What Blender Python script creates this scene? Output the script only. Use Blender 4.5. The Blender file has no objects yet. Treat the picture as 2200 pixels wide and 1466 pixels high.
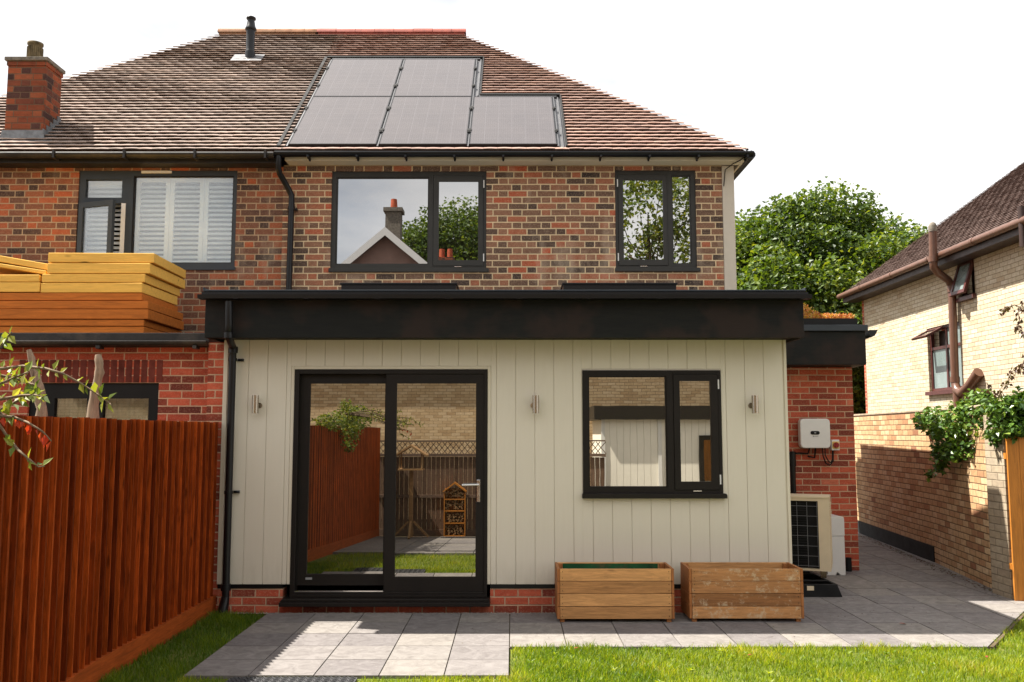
import bpy, math, random
from mathutils import Vector, Matrix
R = math.radians
random.seed(7)
SC = bpy.context.scene
COL = SC.collection
# ------------------------------------------------------------------ camera model (photo measured at 2200 px wide)
F = 1960.0; H = 1.67; PT = math.atan(0.1); CP, SP = math.cos(PT), math.sin(PT)
def ray(px, py):
    a = (px-1100)/F; b = (733-py)/F
    return Vector((a, CP-b*SP, SP+b*CP))
def onY(px, py, Y):
    d = ray(px, py); return (d.x*Y/d.y, H+d.z*Y/d.y)          # x, z
def X_(px, py, Y): return onY(px, py, Y)[0]
def Z_(py, Y): return onY(1100, py, Y)[1]
def at(px, py, Y):
    x, z = onY(px, py, Y); return Vector((x, Y, z))
# ------------------------------------------------------------------ mesh builder
class MB:
    def __init__(s): s.v=[]; s.f=[]; s.r=[]; s.T=None; s.rnd=None; s.sm=[]; s.smooth=False
    def P(s, p):
        p = Vector(p)
        if s.T is not None: p = s.T @ p
        s.v.append(p); return len(s.v)-1
    def face(s, idx, r=None):
        s.f.append(tuple(idx)); s.r.append((s.rnd if s.rnd is not None else 0.5) if r is None else r); s.sm.append(s.smooth)
    def poly(s, pts, r=None): s.face([s.P(p) for p in pts], r)
    def box(s, x0,x1,y0,y1,z0,z1, r=None):
        i=[s.P(p) for p in ((x0,y0,z0),(x1,y0,z0),(x1,y1,z0),(x0,y1,z0),(x0,y0,z1),(x1,y0,z1),(x1,y1,z1),(x0,y1,z1))]
        for q in ((0,3,2,1),(4,5,6,7),(0,1,5,4),(1,2,6,5),(2,3,7,6),(3,0,4,7)): s.face([i[k] for k in q], r)
        return s
    def prism(s, pts, z0, z1, r=None):      # pts ccw in xy
        n=len(pts); a=[s.P((p[0],p[1],z0)) for p in pts]; b=[s.P((p[0],p[1],z1)) for p in pts]
        s.face(a[::-1], r); s.face(b, r)
        for k in range(n): s.face((a[k],a[(k+1)%n],b[(k+1)%n],b[k]), r)
        return s
    def prismy(s, pts, y0, y1, r=None):     # pts in xz
        n=len(pts); a=[s.P((p[0],y0,p[1])) for p in pts]; b=[s.P((p[0],y1,p[1])) for p in pts]
        s.face(a, r); s.face(b[::-1], r)
        for k in range(n): s.face((a[(k+1)%n],a[k],b[k],b[(k+1)%n]), r)
        return s
    def tube(s, path, rad, n=10, cap=True, r=None):
        path=[Vector(p) for p in path]; m=len(path)
        if not hasattr(rad,'__len__'): rad=[rad]*m
        rings=[]; up=None
        sm=s.smooth; s.smooth=True
        for k in range(m):
            t=(path[min(k+1,m-1)]-path[max(k-1,0)]).normalized()
            if up is None:
                up=Vector((0,0,1)) if abs(t.z)<.9 else Vector((1,0,0))
            a=(up-t*up.dot(t)).normalized(); b=t.cross(a); up=a
            rings.append([s.P(path[k]+(a*math.cos(2*math.pi*j/n)+b*math.sin(2*math.pi*j/n))*rad[k]) for j in range(n)])
        for k in range(m-1):
            for j in range(n): s.face((rings[k][j],rings[k][(j+1)%n],rings[k+1][(j+1)%n],rings[k+1][j]), r)
        s.smooth=False
        if cap:
            T_=s.T; s.T=None
            s.face([s.P(s.v[q]) for q in rings[0][::-1]], r); s.face([s.P(s.v[q]) for q in rings[-1]], r); s.T=T_
        s.smooth=sm; return s
    def lathe(s, c, prof, n=20, r=None):    # prof list of (radius, z)
        s.tube([(c[0],c[1],c[2]+p[1]) for p in prof], [p[0] for p in prof], n, True, r); return s
    def leaf(s, p, d, n, L, W, r):          # folded leaf from p along d, normal n
        d=d.normalized(); w=d.cross(n)
        if w.length<1e-4: w=Vector((1,0,0))
        w=w.normalized(); n=w.cross(d)
        a=s.P(p); b=s.P(p+d*L*.45+w*W*.5+n*W*.18); c=s.P(p+d*L-n*L*.08); e=s.P(p+d*L*.45-w*W*.5+n*W*.18)
        s.face((a,b,c),r); s.face((a,c,e),r)
def flush_T(mb, T): mb.T=T; return mb
def loc_of(o):
    l=Vector((0,0,0))
    while o is not None: l=l+o.location; o=o.parent
    return l
def tag(o, label=None, cat=None, group=None, kind=None):
    if label: o['label']=label
    if cat: o['category']=cat
    if group: o['group']=group
    if kind: o['kind']=kind
    return o
def empty(name, loc, label, cat, group=None):
    o=bpy.data.objects.new(name,None); COL.objects.link(o); o.location=loc; o.empty_display_size=.2
    return tag(o,label,cat,group)
def obj(name, mb, mat, parent=None, loc=None, bev=0, label=None, cat=None, group=None, kind=None):
    if isinstance(mb, MB): v,f,r,sm=mb.v,mb.f,mb.r,mb.sm
    off = loc_of(parent) if parent is not None else Vector(loc if loc else (0,0,0))
    if parent is not None and loc: off = off+Vector(loc)
    me=bpy.data.meshes.new(name); me.from_pydata([tuple(p-off) for p in v],[],f)
    at_=me.attributes.new('rnd','FLOAT','FACE'); at_.data.foreach_set('value', r)
    me.polygons.foreach_set('use_smooth', sm)
    me.validate(); me.update()
    me.materials.append(mat)
    o=bpy.data.objects.new(name,me); COL.objects.link(o)
    if parent is not None: o.parent=parent; o.location=Vector(loc) if loc else Vector((0,0,0))
    else: o.location=off
    if bev:
        m=o.modifiers.new('b','BEVEL'); m.width=bev; m.segments=2; m.limit_method='ANGLE'; m.angle_limit=R(40)
    return tag(o,label,cat,group,kind)
def split_obj(name, mb, mat, parent=None, **k):
    """one object for each connected piece of the mesh builder"""
    par=list(range(len(mb.v)))
    def fd(a):
        while par[a]!=a: par[a]=par[par[a]]; a=par[a]
        return a
    for f in mb.f:
        for q in f[1:]: par[fd(q)]=fd(f[0])
    groups={}
    for i,f in enumerate(mb.f): groups.setdefault(fd(f[0]),[]).append(i)
    out=[]
    for fs in groups.values():
        n=MB(); mp={}
        for i in fs:
            idx=[]
            for q in mb.f[i]:
                if q not in mp: mp[q]=len(n.v); n.v.append(mb.v[q])
                idx.append(mp[q])
            n.f.append(tuple(idx)); n.r.append(mb.r[i]); n.sm.append(mb.sm[i])
        out.append(obj(name,n,mat,parent,**k))
    return out
def holes_wall(mb, x0,x1,z0,z1,y0,y1,holes):
    xs=sorted({x0,x1}|{h[0] for h in holes}|{h[1] for h in holes}); zs=sorted({z0,z1}|{h[2] for h in holes}|{h[3] for h in holes})
    xs=[x for x in xs if x0<=x<=x1]; zs=[z for z in zs if z0<=z<=z1]
    def solid(i,j):
        if i<0 or j<0 or i>=len(xs)-1 or j>=len(zs)-1: return False
        cx=(xs[i]+xs[i+1])/2; cz=(zs[j]+zs[j+1])/2
        return not any(h[0]<cx<h[1] and h[2]<cz<h[3] for h in holes)
    for i in range(len(xs)-1):
        for j in range(len(zs)-1):
            if not solid(i,j): continue
            a,b,c,d=xs[i],xs[i+1],zs[j],zs[j+1]
            mb.poly([(a,y0,c),(b,y0,c),(b,y0,d),(a,y0,d)]); mb.poly([(b,y1,c),(a,y1,c),(a,y1,d),(b,y1,d)])
            if not solid(i-1,j): mb.poly([(a,y1,c),(a,y0,c),(a,y0,d),(a,y1,d)])
            if not solid(i+1,j): mb.poly([(b,y0,c),(b,y1,c),(b,y1,d),(b,y0,d)])
            if not solid(i,j-1): mb.poly([(a,y1,c),(b,y1,c),(b,y0,c),(a,y0,c)])
            if not solid(i,j+1): mb.poly([(a,y0,d),(b,y0,d),(b,y1,d),(a,y1,d)])
    return mb
# ------------------------------------------------------------------ materials
class NT:
    def __init__(s,name):
        s.m=bpy.data.materials.new(name); s.m.use_nodes=True; s.t=s.m.node_tree; s.n=s.t.nodes; s.n.clear()
        s.out=s.n.new('ShaderNodeOutputMaterial')
    def new(s,t,**k):
        n=s.n.new(t)
        for a,b in k.items(): setattr(n,a,b)
        return n
    def put(s,sock,v):
        if hasattr(v,'is_linked') or hasattr(v,'links'): s.t.links.new(v,sock)
        elif v is not None:
            try: sock.default_value=v
            except Exception: sock.default_value=(v[0],v[1],v[2],1) if hasattr(v,'__len__') else v
    def math(s,op,a,b=None,c=None):
        n=s.new('ShaderNodeMath',operation=op)
        for i,x in enumerate((a,b,c)):
            if x is not None: s.put(n.inputs[i],x)
        return n.outputs[0]
    def obj(s): return s.new('ShaderNodeTexCoord').outputs['Object']
    def sep(s,v):
        n=s.new('ShaderNodeSeparateXYZ'); s.put(n.inputs[0],v); return n.outputs
    def comb(s,x=0.,y=0.,z=0.):
        n=s.new('ShaderNodeCombineXYZ')
        for i,q in enumerate((x,y,z)): s.put(n.inputs[i],q)
        return n.outputs[0]
    def scale(s,v,sc):
        n=s.new('ShaderNodeMapping'); s.put(n.inputs[0],v); n.inputs['Scale'].default_value=sc; return n.outputs[0]
    def noise(s,v,sc=5,det=4,rough=.55,dist=0):
        n=s.new('ShaderNodeTexNoise'); s.put(n.inputs['Vector'],v); n.inputs['Scale'].default_value=sc; n.inputs['Detail'].default_value=det
        n.inputs['Roughness'].default_value=rough; n.inputs['Distortion'].default_value=dist; return n.outputs[0]
    def white(s,v):
        n=s.new('ShaderNodeTexWhiteNoise'); s.put(n.inputs['Vector'],v); return n.outputs['Value']
    def ramp(s,f,stops,interp='LINEAR'):
        n=s.new('ShaderNodeValToRGB'); n.color_ramp.interpolation=interp; e=n.color_ramp.elements
        while len(e)>1: e.remove(e[-1])
        e[0].position=stops[0][0]; e[0].color=tuple(stops[0][1])+(1,)
        for p,c in stops[1:]:
            q=e.new(p); q.color=tuple(c)+(1,)
        s.put(n.inputs[0],f); return n.outputs[0]
    def mix(s,f,a,b,mode='MIX'):
        n=s.new('ShaderNodeMix',data_type='RGBA',blend_type=mode); s.put(n.inputs[0],f)
        for i,x in ((6,a),(7,b)):
            if isinstance(x,(tuple,list)): n.inputs[i].default_value=(x[0],x[1],x[2],1)
            else: s.put(n.inputs[i],x)
        return n.outputs[2]
    def rng(s,f,a,b,c,d):
        n=s.new('ShaderNodeMapRange'); s.put(n.inputs[0],f)
        for i,x in enumerate((a,b,c,d)): n.inputs[i+1].default_value=x
        return n.outputs[0]
    def attr(s):
        n=s.new('ShaderNodeAttribute'); n.attribute_name='rnd'; return n.outputs['Fac']
    def bump(s,h,st=.5,dist=.01,nrm=None):
        n=s.new('ShaderNodeBump'); n.inputs['Strength'].default_value=st; n.inputs['Distance'].default_value=dist; s.put(n.inputs['Height'],h)
        if nrm is not None: s.put(n.inputs['Normal'],nrm)
        return n.outputs[0]
    def bsdf(s,col,rough=.7,spec=.5,metal=0,nrm=None,**k):
        n=s.new('ShaderNodeBsdfPrincipled')
        if isinstance(col,(tuple,list)): n.inputs['Base Color'].default_value=(col[0],col[1],col[2],1)
        else: s.put(n.inputs['Base Color'],col)
        s.put(n.inputs['Roughness'],rough); n.inputs['Specular IOR Level'].default_value=spec; n.inputs['Metallic'].default_value=metal
        if nrm is not None: s.put(n.inputs['Normal'],nrm)
        for a,b in k.items(): n.inputs[a].default_value=b
        return n.outputs[0]
    def end(s,sh): s.t.links.new(sh,s.out.inputs[0]); return s.m
def brick(name, stops, mortar, flemish=True, mort=.010, bl=.225, bh=.075, stain=.35, efflo=None, soldier=None, streak=None):
    t=NT(name); o=t.obj(); x,y,z=t.sep(o)
    w=t.noise(o,28,2); w2=t.noise(t.scale(o,(1,1,1.7)),31,2)
    lo=t.noise(o,1.1,2)
    u=t.math('ADD',t.math('ADD',x,y),t.math('MULTIPLY',t.math('SUBTRACT',w,.5),.007))
    v=t.math('ADD',z,t.math('ADD',t.math('MULTIPLY',t.math('SUBTRACT',w2,.5),.006),t.math('MULTIPLY',t.math('SUBTRACT',lo,.5),.014)))
    u=t.math('ADD',u,50.); v=t.math('ADD',v,10.)
    row=t.math('FLOOR',t.math('DIVIDE',v,bh)); fv=t.math('SUBTRACT',v,t.math('MULTIPLY',row,bh))
    par=t.math('MODULO',row,2.)
    per=.3375 if flemish else bl
    jit=t.math('MULTIPLY',t.math('SUBTRACT',t.white(t.comb(row,3.3,0.)),.5),.03)
    us=t.math('ADD',t.math('ADD',u,t.math('MULTIPLY',par,per/2)),jit)
    col=t.math('FLOOR',t.math('DIVIDE',us,per)); fu=t.math('SUBTRACT',us,t.math('MULTIPLY',col,per))
    if flemish:
        hd=t.math('GREATER_THAN',fu,.225)
        a=t.math('SUBTRACT',fu,t.math('MULTIPLY',hd,.225))
        wid=t.math('SUBTRACT',.225,t.math('MULTIPLY',hd,.1125))
        idc=t.math('ADD',t.math('MULTIPLY',col,2.),hd)
    else:
        a=fu; wid=bl; idc=col
    du=t.math('MINIMUM',a,t.math('SUBTRACT',wid,a)); dv=t.math('MINIMUM',fv,t.math('SUBTRACT',bh,fv))
    ed=t.math('MINIMUM',du,dv)
    mk=t.rng(ed,mort*.5-.0015,mort*.5+.0015,0.,1.)         # 1 on brick
    rnd=t.white(t.comb(idc,row,1.7))
    rnd=t.math('ADD',t.math('MULTIPLY',rnd,.8),t.math('MULTIPLY',t.math('SUBTRACT',t.noise(o,.9,2),.4),.55))
    bc=t.ramp(rnd,stops)
    fine=t.noise(o,60,5,.7); mid=t.noise(t.scale(o,(1,1,2)),14,3)
    bc=t.mix(t.rng(mid,.35,.75,0.,.45),bc,t.mix(1.,bc,(.45,.42,.42),'MULTIPLY'))
    bc=t.mix(t.rng(fine,.5,.8,0.,.5),bc,mortar)
    if efflo:
        e=t.noise(t.scale(o,(1.2,1.2,.45)),1.6,5,.65); bc=t.mix(t.rng(e,.55,.72,0.,efflo),bc,(.62,.5,.36))
    mc=t.mix(t.rng(t.noise(o,6,4),.3,.7,0.,.55),mortar,tuple(c*.5 for c in mortar))
    c=t.mix(mk,mc,bc)
    st=t.noise(t.scale(o,(1,1,.5)),1.3,5,.6)
    c=t.mix(t.rng(st,.42,.75,0.,stain),c,t.mix(1.,c,(.4,.36,.34),'MULTIPLY'))
    hgt=t.math('ADD',t.math('MULTIPLY',mk,1.),t.math('MULTIPLY',fine,.35))
    return t.end(t.bsdf(c,.88,.25,nrm=t.bump(hgt,.7,.006)))
def plain(name,c,rough=.6,spec=.5,metal=0,var=.15,nscale=6,bump=.1,bscale=60,dirt=None):
    t=NT(name); o=t.obj(); n=t.noise(o,nscale,5,.6)
    c2=tuple(q*(1-var*2) for q in c); cc=t.mix(t.rng(n,.3,.7,0.,1.),c,c2)
    if dirt: cc=t.mix(t.rng(t.noise(o,2.3,6,.7),.5,.75,0.,.6),cc,dirt)
    b=t.bump(t.noise(o,bscale,3),bump,.004) if bump else None
    rr=t.rng(n,.2,.8,max(.02,rough-.08),min(1,rough+.1))
    return t.end(t.bsdf(cc,rr,spec,metal,nrm=b))
def wood(name,c,axis='x',dark=.45,rough=.7,knots=True,weather=None,rv=.5,spec=.3,gscale=1.,rc=(.45,.38,.32)):
    t=NT(name); o=t.obj(); r=t.attr()
    off=t.comb(t.math('MULTIPLY',r,13.),t.math('MULTIPLY',r,7.),t.math('MULTIPLY',r,29.))
    va=t.new('ShaderNodeVectorMath',operation='ADD'); t.put(va.inputs[0],o); t.put(va.inputs[1],off)
    s={'x':(1.2,14,14),'y':(14,1.2,14),'z':(14,14,1.2)}[axis]
    p=t.scale(va.outputs[0],tuple(q*gscale for q in s))
    g=t.noise(p,3.,6,.65,.9); g2=t.noise(p,12,3,.7)
    cc=t.mix(t.rng(g,.3,.7,0.,1.),c,tuple(q*dark for q in c))
    cc=t.mix(t.rng(g2,.5,.8,0.,.35),cc,tuple(q*dark*.7 for q in c))
    cc=t.mix(t.math('MULTIPLY',t.rng(r,0.,1.,1.,0.),rv),cc,t.mix(1.,cc,rc,'MULTIPLY'))
    if knots:
        v=t.new('ShaderNodeTexVoronoi'); s2={'x':(2.2,9,9),'y':(9,2.2,9),'z':(9,9,2.2)}[axis]
        t.put(v.inputs['Vector'],t.scale(va.outputs[0],s2)); v.inputs['Scale'].default_value=1.
        cc=t.mix(t.rng(v.outputs['Distance'],.06,.13,.85,0.),cc,tuple(q*.18 for q in c))
    if weather:
        e=t.noise(va.outputs[0],11,8,.75); cc=t.mix(t.rng(e,.52,.66,0.,.85),cc,weather)
    return t.end(t.bsdf(cc,rough,spec,nrm=t.bump(g2,.35,.003)))
def leafmat(name,stops,trans=.35,rough=.5):
    t=NT(name); r=t.attr(); c=t.ramp(r,stops)
    c=t.mix(t.rng(t.noise(t.obj(),.8,2),.35,.65,0.,.45),c,t.mix(1.,c,(.5,.62,.4),'MULTIPLY'))
    a=t.bsdf(c,rough,.4); b=t.new('ShaderNodeBsdfTranslucent'); t.put(b.inputs[0],t.mix(1.,c,(1.7,1.5,.45),'MULTIPLY'))
    m=t.new('ShaderNodeMixShader'); m.inputs[0].default_value=trans; t.t.links.new(a,m.inputs[1]); t.t.links.new(b.outputs[0],m.inputs[2])
    return t.end(m.outputs[0])
def glass(name,refl=.35,base=(.012,.010,.008),clear=False,tint=(1,1,1),wav=.06,ws=1.3):
    t=NT(name); o=t.obj()
    nb=t.bump(t.noise(o,ws,2,.4),wav,.01)
    g=t.new('ShaderNodeBsdfGlossy'); g.inputs['Roughness'].default_value=.0; g.inputs[0].default_value=tint+(1,); t.put(g.inputs['Normal'],nb)
    if clear:
        d=t.new('ShaderNodeBsdfTransparent'); d.inputs[0].default_value=(.9,.93,.92,1); d=d.outputs[0]
    else: d=t.bsdf(base,.3,.0)
    fr=t.new('ShaderNodeLayerWeight'); fr.inputs[0].default_value=.25
    k=t.rng(fr.outputs['Fresnel'],.0,1.,refl,1.)
    m=t.new('ShaderNodeMixShader'); t.put(m.inputs[0],k); t.t.links.new(d,m.inputs[1]); t.t.links.new(g.outputs[0],m.inputs[2])
    return t.end(m.outputs[0])

M={}
M['brick_house']=brick('old_brick',[(0,(.045,.032,.030)),(.2,(.13,.078,.055)),(.42,(.22,.115,.072)),(.6,(.30,.145,.085)),(.76,(.38,.13,.068)),(.9,(.48,.095,.042)),(1,(.42,.26,.15))],(.74,.56,.34),efflo=.5,mort=.0135,stain=.2)
M['brick_left']=brick('left_brick',[(0,(.05,.035,.03)),(.22,(.12,.062,.045)),(.45,(.22,.09,.052)),(.65,(.32,.105,.05)),(.84,(.46,.11,.042)),(1,(.40,.22,.13))],(.48,.34,.21),efflo=.35,stain=.4,mort=.013)
M['brick_red']=brick('red_brick',[(0,(.12,.028,.02)),(.2,(.30,.058,.032)),(.5,(.48,.085,.042)),(.8,(.58,.125,.065)),(1,(.60,.22,.13))],(.60,.40,.26),flemish=False,stain=.15,mort=.0115)
M['brick_chim']=brick('chimney_brick',[(0,(.04,.02,.02)),(.25,(.10,.04,.03)),(.5,(.22,.055,.025)),(.8,(.33,.08,.03)),(1,(.24,.11,.06))],(.17,.10,.06),stain=.6)
M['brick_yel']=brick('buff_brick',[(0,(.47,.37,.25)),(.3,(.53,.45,.32)),(.6,(.57,.49,.36)),(.85,(.60,.53,.41)),(1,(.52,.41,.28))],(.24,.18,.11),flemish=False,mort=.009,stain=.08)
M['brick_wall']=brick('garden_wall_brick',[(0,(.32,.15,.08)),(.15,(.48,.28,.14)),(.45,(.57,.38,.20)),(.7,(.62,.44,.25)),(1,(.66,.50,.31))],(.17,.105,.055),flemish=False,mort=.012,stain=.12)
M['brick_pale']=brick('pale_pier_brick',[(0,(.34,.27,.19)),(.5,(.43,.36,.26)),(1,(.38,.30,.20))],(.24,.19,.13),flemish=False,stain=.2)
M['brick_bung']=brick('sunlit_buff_brick',[(0,(.55,.37,.20)),(.45,(.72,.53,.31)),(1,(.80,.62,.40))],(.34,.24,.14),flemish=False,mort=.010,stain=.1)
def tilemat(name,stops,lichen,moss):
    t=NT(name); o=t.obj(); r=t.attr(); big=t.noise(o,.7,4,.6)
    f=t.math('ADD',t.math('MULTIPLY',r,.45),t.math('MULTIPLY',big,.6))
    c=t.ramp(f,stops)
    n=t.noise(o,16,6,.75); c=t.mix(t.rng(n,.50,.75,0.,.55),c,lichen)
    n2=t.noise(t.scale(o,(1,1,2.2)),3.2,6,.75); c=t.mix(t.rng(n2,.54,.72,0.,.7),c,moss)
    return t.end(t.bsdf(c,.9,.2,nrm=t.bump(t.noise(o,50,5,.7),.5,.006)))
M['tile']=tilemat('clay_tiles',[(0,(.15,.095,.082)),(.3,(.255,.165,.138)),(.55,(.33,.215,.175)),(.8,(.38,.245,.19)),(1,(.44,.235,.165))],(.34,.28,.215),(.11,.08,.065))
M['tile_left']=tilemat('mossy_clay_tiles',[(0,(.14,.11,.095)),(.3,(.235,.18,.155)),(.6,(.32,.245,.205)),(1,(.39,.28,.22))],(.33,.285,.21),(.08,.065,.045))
M['tile_brown']=tilemat('brown_tiles',[(0,(.085,.058,.05)),(.5,(.12,.08,.068)),(1,(.15,.10,.085))],(.14,.11,.095),(.08,.06,.05))
M['ridge_red']=plain('red_ridge',(.36,.075,.045),.6,.4,var=.2,nscale=9)
M['ridge_old']=plain('old_ridge',(.36,.17,.085),.8,.3,var=.25,nscale=12,dirt=(.18,.13,.07))
M['black']=plain('black_paint',(.008,.008,.008),.5,.22,var=.2,nscale=3,bump=.15,bscale=9)
M['black_pipe']=plain('black_plastic',(.007,.007,.008),.33,.3,var=.1,bump=.02)
M['black_old']=plain('old_black_gutter',(.022,.019,.017),.5,.4,var=.3,bump=.2,dirt=(.10,.08,.06))
t=NT('fascia_timber'); o=t.obj(); g=t.noise(t.scale(o,(.9,6,9)),4,6,.7,.8); p=t.noise(o,2.2,3)
c=t.mix(t.rng(g,.4,.75,0.,1.),(.006,.0065,.006),(.014,.0145,.012)); c=t.mix(t.rng(p,.5,.62,0.,.5),c,(.034,.019,.014))
M['fascia_black']=t.end(t.bsdf(c,t.rng(g,.3,.7,.5,.7),.18,nrm=t.bump(g,.3,.004)))
M['cream']=plain('cream_paint',(.66,.60,.47),.55,.4,var=.04,nscale=4,bump=.05)
M['render']=plain('cream_render',(.58,.52,.43),.9,.2,var=.04,nscale=5,bump=.4,bscale=90)
t=NT('cladding'); o=t.obj(); r=t.attr(); g=t.noise(t.scale(o,(16,16,.7)),3,5,.6)
c=t.mix(t.rng(g,.35,.7,0.,.35),(.66,.61,.50),(.62,.565,.455)); c=t.mix(t.rng(r,0.,1.,0.,.25),c,(.63,.58,.475))
c=t.mix(t.rng(t.noise(o,1.2,4),.5,.8,0.,.25),c,(.56,.50,.39))
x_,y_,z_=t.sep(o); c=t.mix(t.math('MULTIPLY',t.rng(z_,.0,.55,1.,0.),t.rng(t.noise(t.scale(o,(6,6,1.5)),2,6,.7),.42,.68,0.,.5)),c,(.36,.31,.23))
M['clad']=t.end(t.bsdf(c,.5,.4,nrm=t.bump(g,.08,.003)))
M['frame_grey']=plain('grey_frame',(.034,.033,.029),.5,.3,var=.06,bump=.03)
M['frame_blue']=plain('slate_frame',(.036,.044,.052),.5,.3,var=.06,bump=.03)
M['frame_dark']=plain('dark_frame',(.0135,.0105,.0085),.5,.22,var=.08,bump=.03)
M['frame_brown']=plain('mahogany_frame',(.085,.022,.018),.4,.5,var=.2,bump=.1)
M['pipe_brown']=plain('brown_pipe',(.125,.058,.036),.35,.5,var=.12,bump=.03)
M['gutter_brown']=plain('brown_gutter',(.13,.062,.04),.4,.5,var=.15,bump=.05)
M['soffit_brown']=plain('dark_brown_soffit',(.035,.016,.012),.5,.4,var=.15)
M['white']=plain('white_plastic',(.70,.69,.66),.4,.5,var=.03,bump=.02)
M['shutter']=plain('white_shutter',(.80,.80,.80),.5,.4,var=.03,bump=.03)
M['ivory']=plain('ivory_metal',(.68,.56,.38),.4,.5,var=.05,bump=.02)
M['lead']=plain('lead_flashing',(.22,.23,.24),.55,.5,metal=.3,var=.25,nscale=14,bump=.3,bscale=25)
M['pale_metal']=plain('pale_flashing',(.15,.15,.155),.45,.5,metal=.5,var=.15,nscale=14)
M['steel']=plain('stainless',(.42,.37,.30),.22,.5,metal=1.,var=.05,bump=.05,bscale=200)
M['chrome']=plain('chrome',(.75,.74,.72),.15,.5,metal=1.,var=.03,bump=0)
M['rubber']=plain('rubber',(.010,.010,.010),.8,.3,var=.2)
M['red_knob']=plain('red_knob',(.30,.012,.01),.35,.5,var=.1)
M['yellow_plate']=plain('yellow_plate',(.75,.52,.14),.5,.4,var=.05)
M['grey_plate']=plain('label_grey',(.25,.25,.25),.5,.4,var=.05)
M['sealant']=plain('concrete_mortar',(.24,.21,.17),.9,.2,var=.3,nscale=15,bump=.6,bscale=30)
M['pot_old']=plain('old_chimney_pot',(.21,.16,.085),.85,.2,var=.4,nscale=12,bump=.3)
M['pot_red']=plain('red_chimney_pot',(.5,.11,.05),.8,.2,var=.2)
M['curtain']=plain('pale_curtain',(.32,.28,.17),.9,.1,var=.15,nscale=3)
M['glass_up']=glass('upper_glass',.40,wav=.02)
M['glass_door']=glass('door_glass',.36,base=(.010,.009,.006),tint=(1,.97,.9),wav=.012,ws=.9)
M['glass_win']=glass('kitchen_glass',.56,base=(.028,.024,.014),tint=(1,.97,.88),wav=.03,ws=2.2)
M['glass_clear']=glass('clear_glass',.10,clear=True,wav=.03)
M['glass_frost']=plain('frosted_pane',(.20,.25,.24),.25,.6,var=.12,nscale=3,bump=.3,bscale=120)
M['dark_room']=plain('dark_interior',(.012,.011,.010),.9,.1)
t=NT('solar_cells'); o=t.obj(); x,y,z=t.sep(o)
gx=t.math('ABSOLUTE',t.math('SUBTRACT',t.math('FRACT',t.math('MULTIPLY',x,6.2)),.5)); gy=t.math('ABSOLUTE',t.math('SUBTRACT',t.math('FRACT',t.math('MULTIPLY',y,6.2)),.5))
fx=t.math('ABSOLUTE',t.math('SUBTRACT',t.math('FRACT',t.math('MULTIPLY',x,38.)),.5))
ln=t.math('MAXIMUM',t.rng(gx,.485,.492,0.,1.),t.rng(gy,.485,.492,0.,1.)); ln=t.math('MAXIMUM',ln,t.math('MULTIPLY',t.rng(fx,.44,.47,0.,1.),.5))
c=t.mix(ln,(.062,.052,.052),(.11,.10,.105)); c=t.mix(t.rng(t.noise(o,2.,5,.7),.35,.8,0.,.35),c,(.12,.10,.095))
M['cells']=t.end(t.bsdf(c,.24,.5,IOR=1.72,nrm=t.bump(t.noise(o,3,3),.03,.01)))
# paving
t=NT('paving'); o=t.obj(); r=t.attr()
va=t.new('ShaderNodeVectorMath',operation='ADD'); t.put(va.inputs[0],o); t.put(va.inputs[1],t.comb(t.math('MULTIPLY',r,31.),t.math('MULTIPLY',r,17.),0.))
n=t.noise(va.outputs[0],7,7,.7,1.2); n2=t.noise(va.outputs[0],38,5,.7,.6)
c=t.ramp(r,[(0,(.165,.150,.146)),(.4,(.200,.183,.174)),(.75,(.218,.200,.184)),(1,(.235,.214,.19))])
c=t.mix(t.rng(n,.35,.65,0.,.8),c,t.mix(1.,c,(.55,.53,.53),'MULTIPLY')); c=t.mix(t.rng(n2,.5,.8,0.,.4),c,(.27,.25,.22))
M['paving']=t.end(t.bsdf(c,t.rng(n,.3,.7,.62,.85),.35,nrm=t.bump(t.math('ADD',n,t.math('MULTIPLY',n2,.5)),.55,.012)))
M['joint']=plain('joint_sand',(.16,.135,.10),.95,.1,var=.2,nscale=30,bump=.5)
M['soil']=plain('soil',(.10,.075,.045),.95,.1,var=.35,nscale=20,bump=.8,bscale=40,dirt=(.07,.09,.02))
t=NT('turf_base'); o=t.obj(); n=t.noise(o,5,5,.7); n2=t.noise(o,40,4,.7)
c=t.mix(t.rng(n,.35,.65,0.,1.),(.14,.15,.03),(.08,.12,.02)); c=t.mix(t.rng(n2,.5,.7,0.,.5),c,(.14,.115,.06))
M['turf']=t.end(t.bsdf(c,.95,.1,nrm=t.bump(n2,.8,.02)))
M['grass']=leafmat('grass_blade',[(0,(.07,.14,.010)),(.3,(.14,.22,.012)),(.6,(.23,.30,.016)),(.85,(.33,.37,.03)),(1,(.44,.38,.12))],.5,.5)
M['pebble']=plain('pebbles',(.38,.33,.27),.8,.3,var=.3,nscale=40,bump=.2)
M['fence']=wood('red_stained_fence',(.62,.112,.016),'z',.28,.6,True,rv=.95,spec=.1,rc=(.24,.20,.22))
M['fence_rail']=wood('red_stained_board',(.46,.095,.018),'y',.5,.6,False,rv=.3,spec=.12)
M['fence_old']=wood('weathered_fence',(.19,.115,.075),'z',.5,.85,True,rv=.5)
M['fence_old_h']=wood('weathered_rail',(.21,.14,.10),'x',.5,.85,False,rv=.3)
M['fence_orange']=wood('orange_fence',(.62,.235,.035),'z',.6,.55,True,rv=.15)
M['plant_wood']=wood('planter_wood',(.74,.38,.14),'x',.5,.6,True,rv=.8)
M['plant_weather']=wood('weathered_planter_wood',(.64,.31,.115),'x',.5,.65,True,weather=(.56,.44,.28),rv=.85)
M['plant_end']=wood('planter_endgrain',(.44,.17,.050),'z',.6,.6,False,rv=.3)
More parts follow.
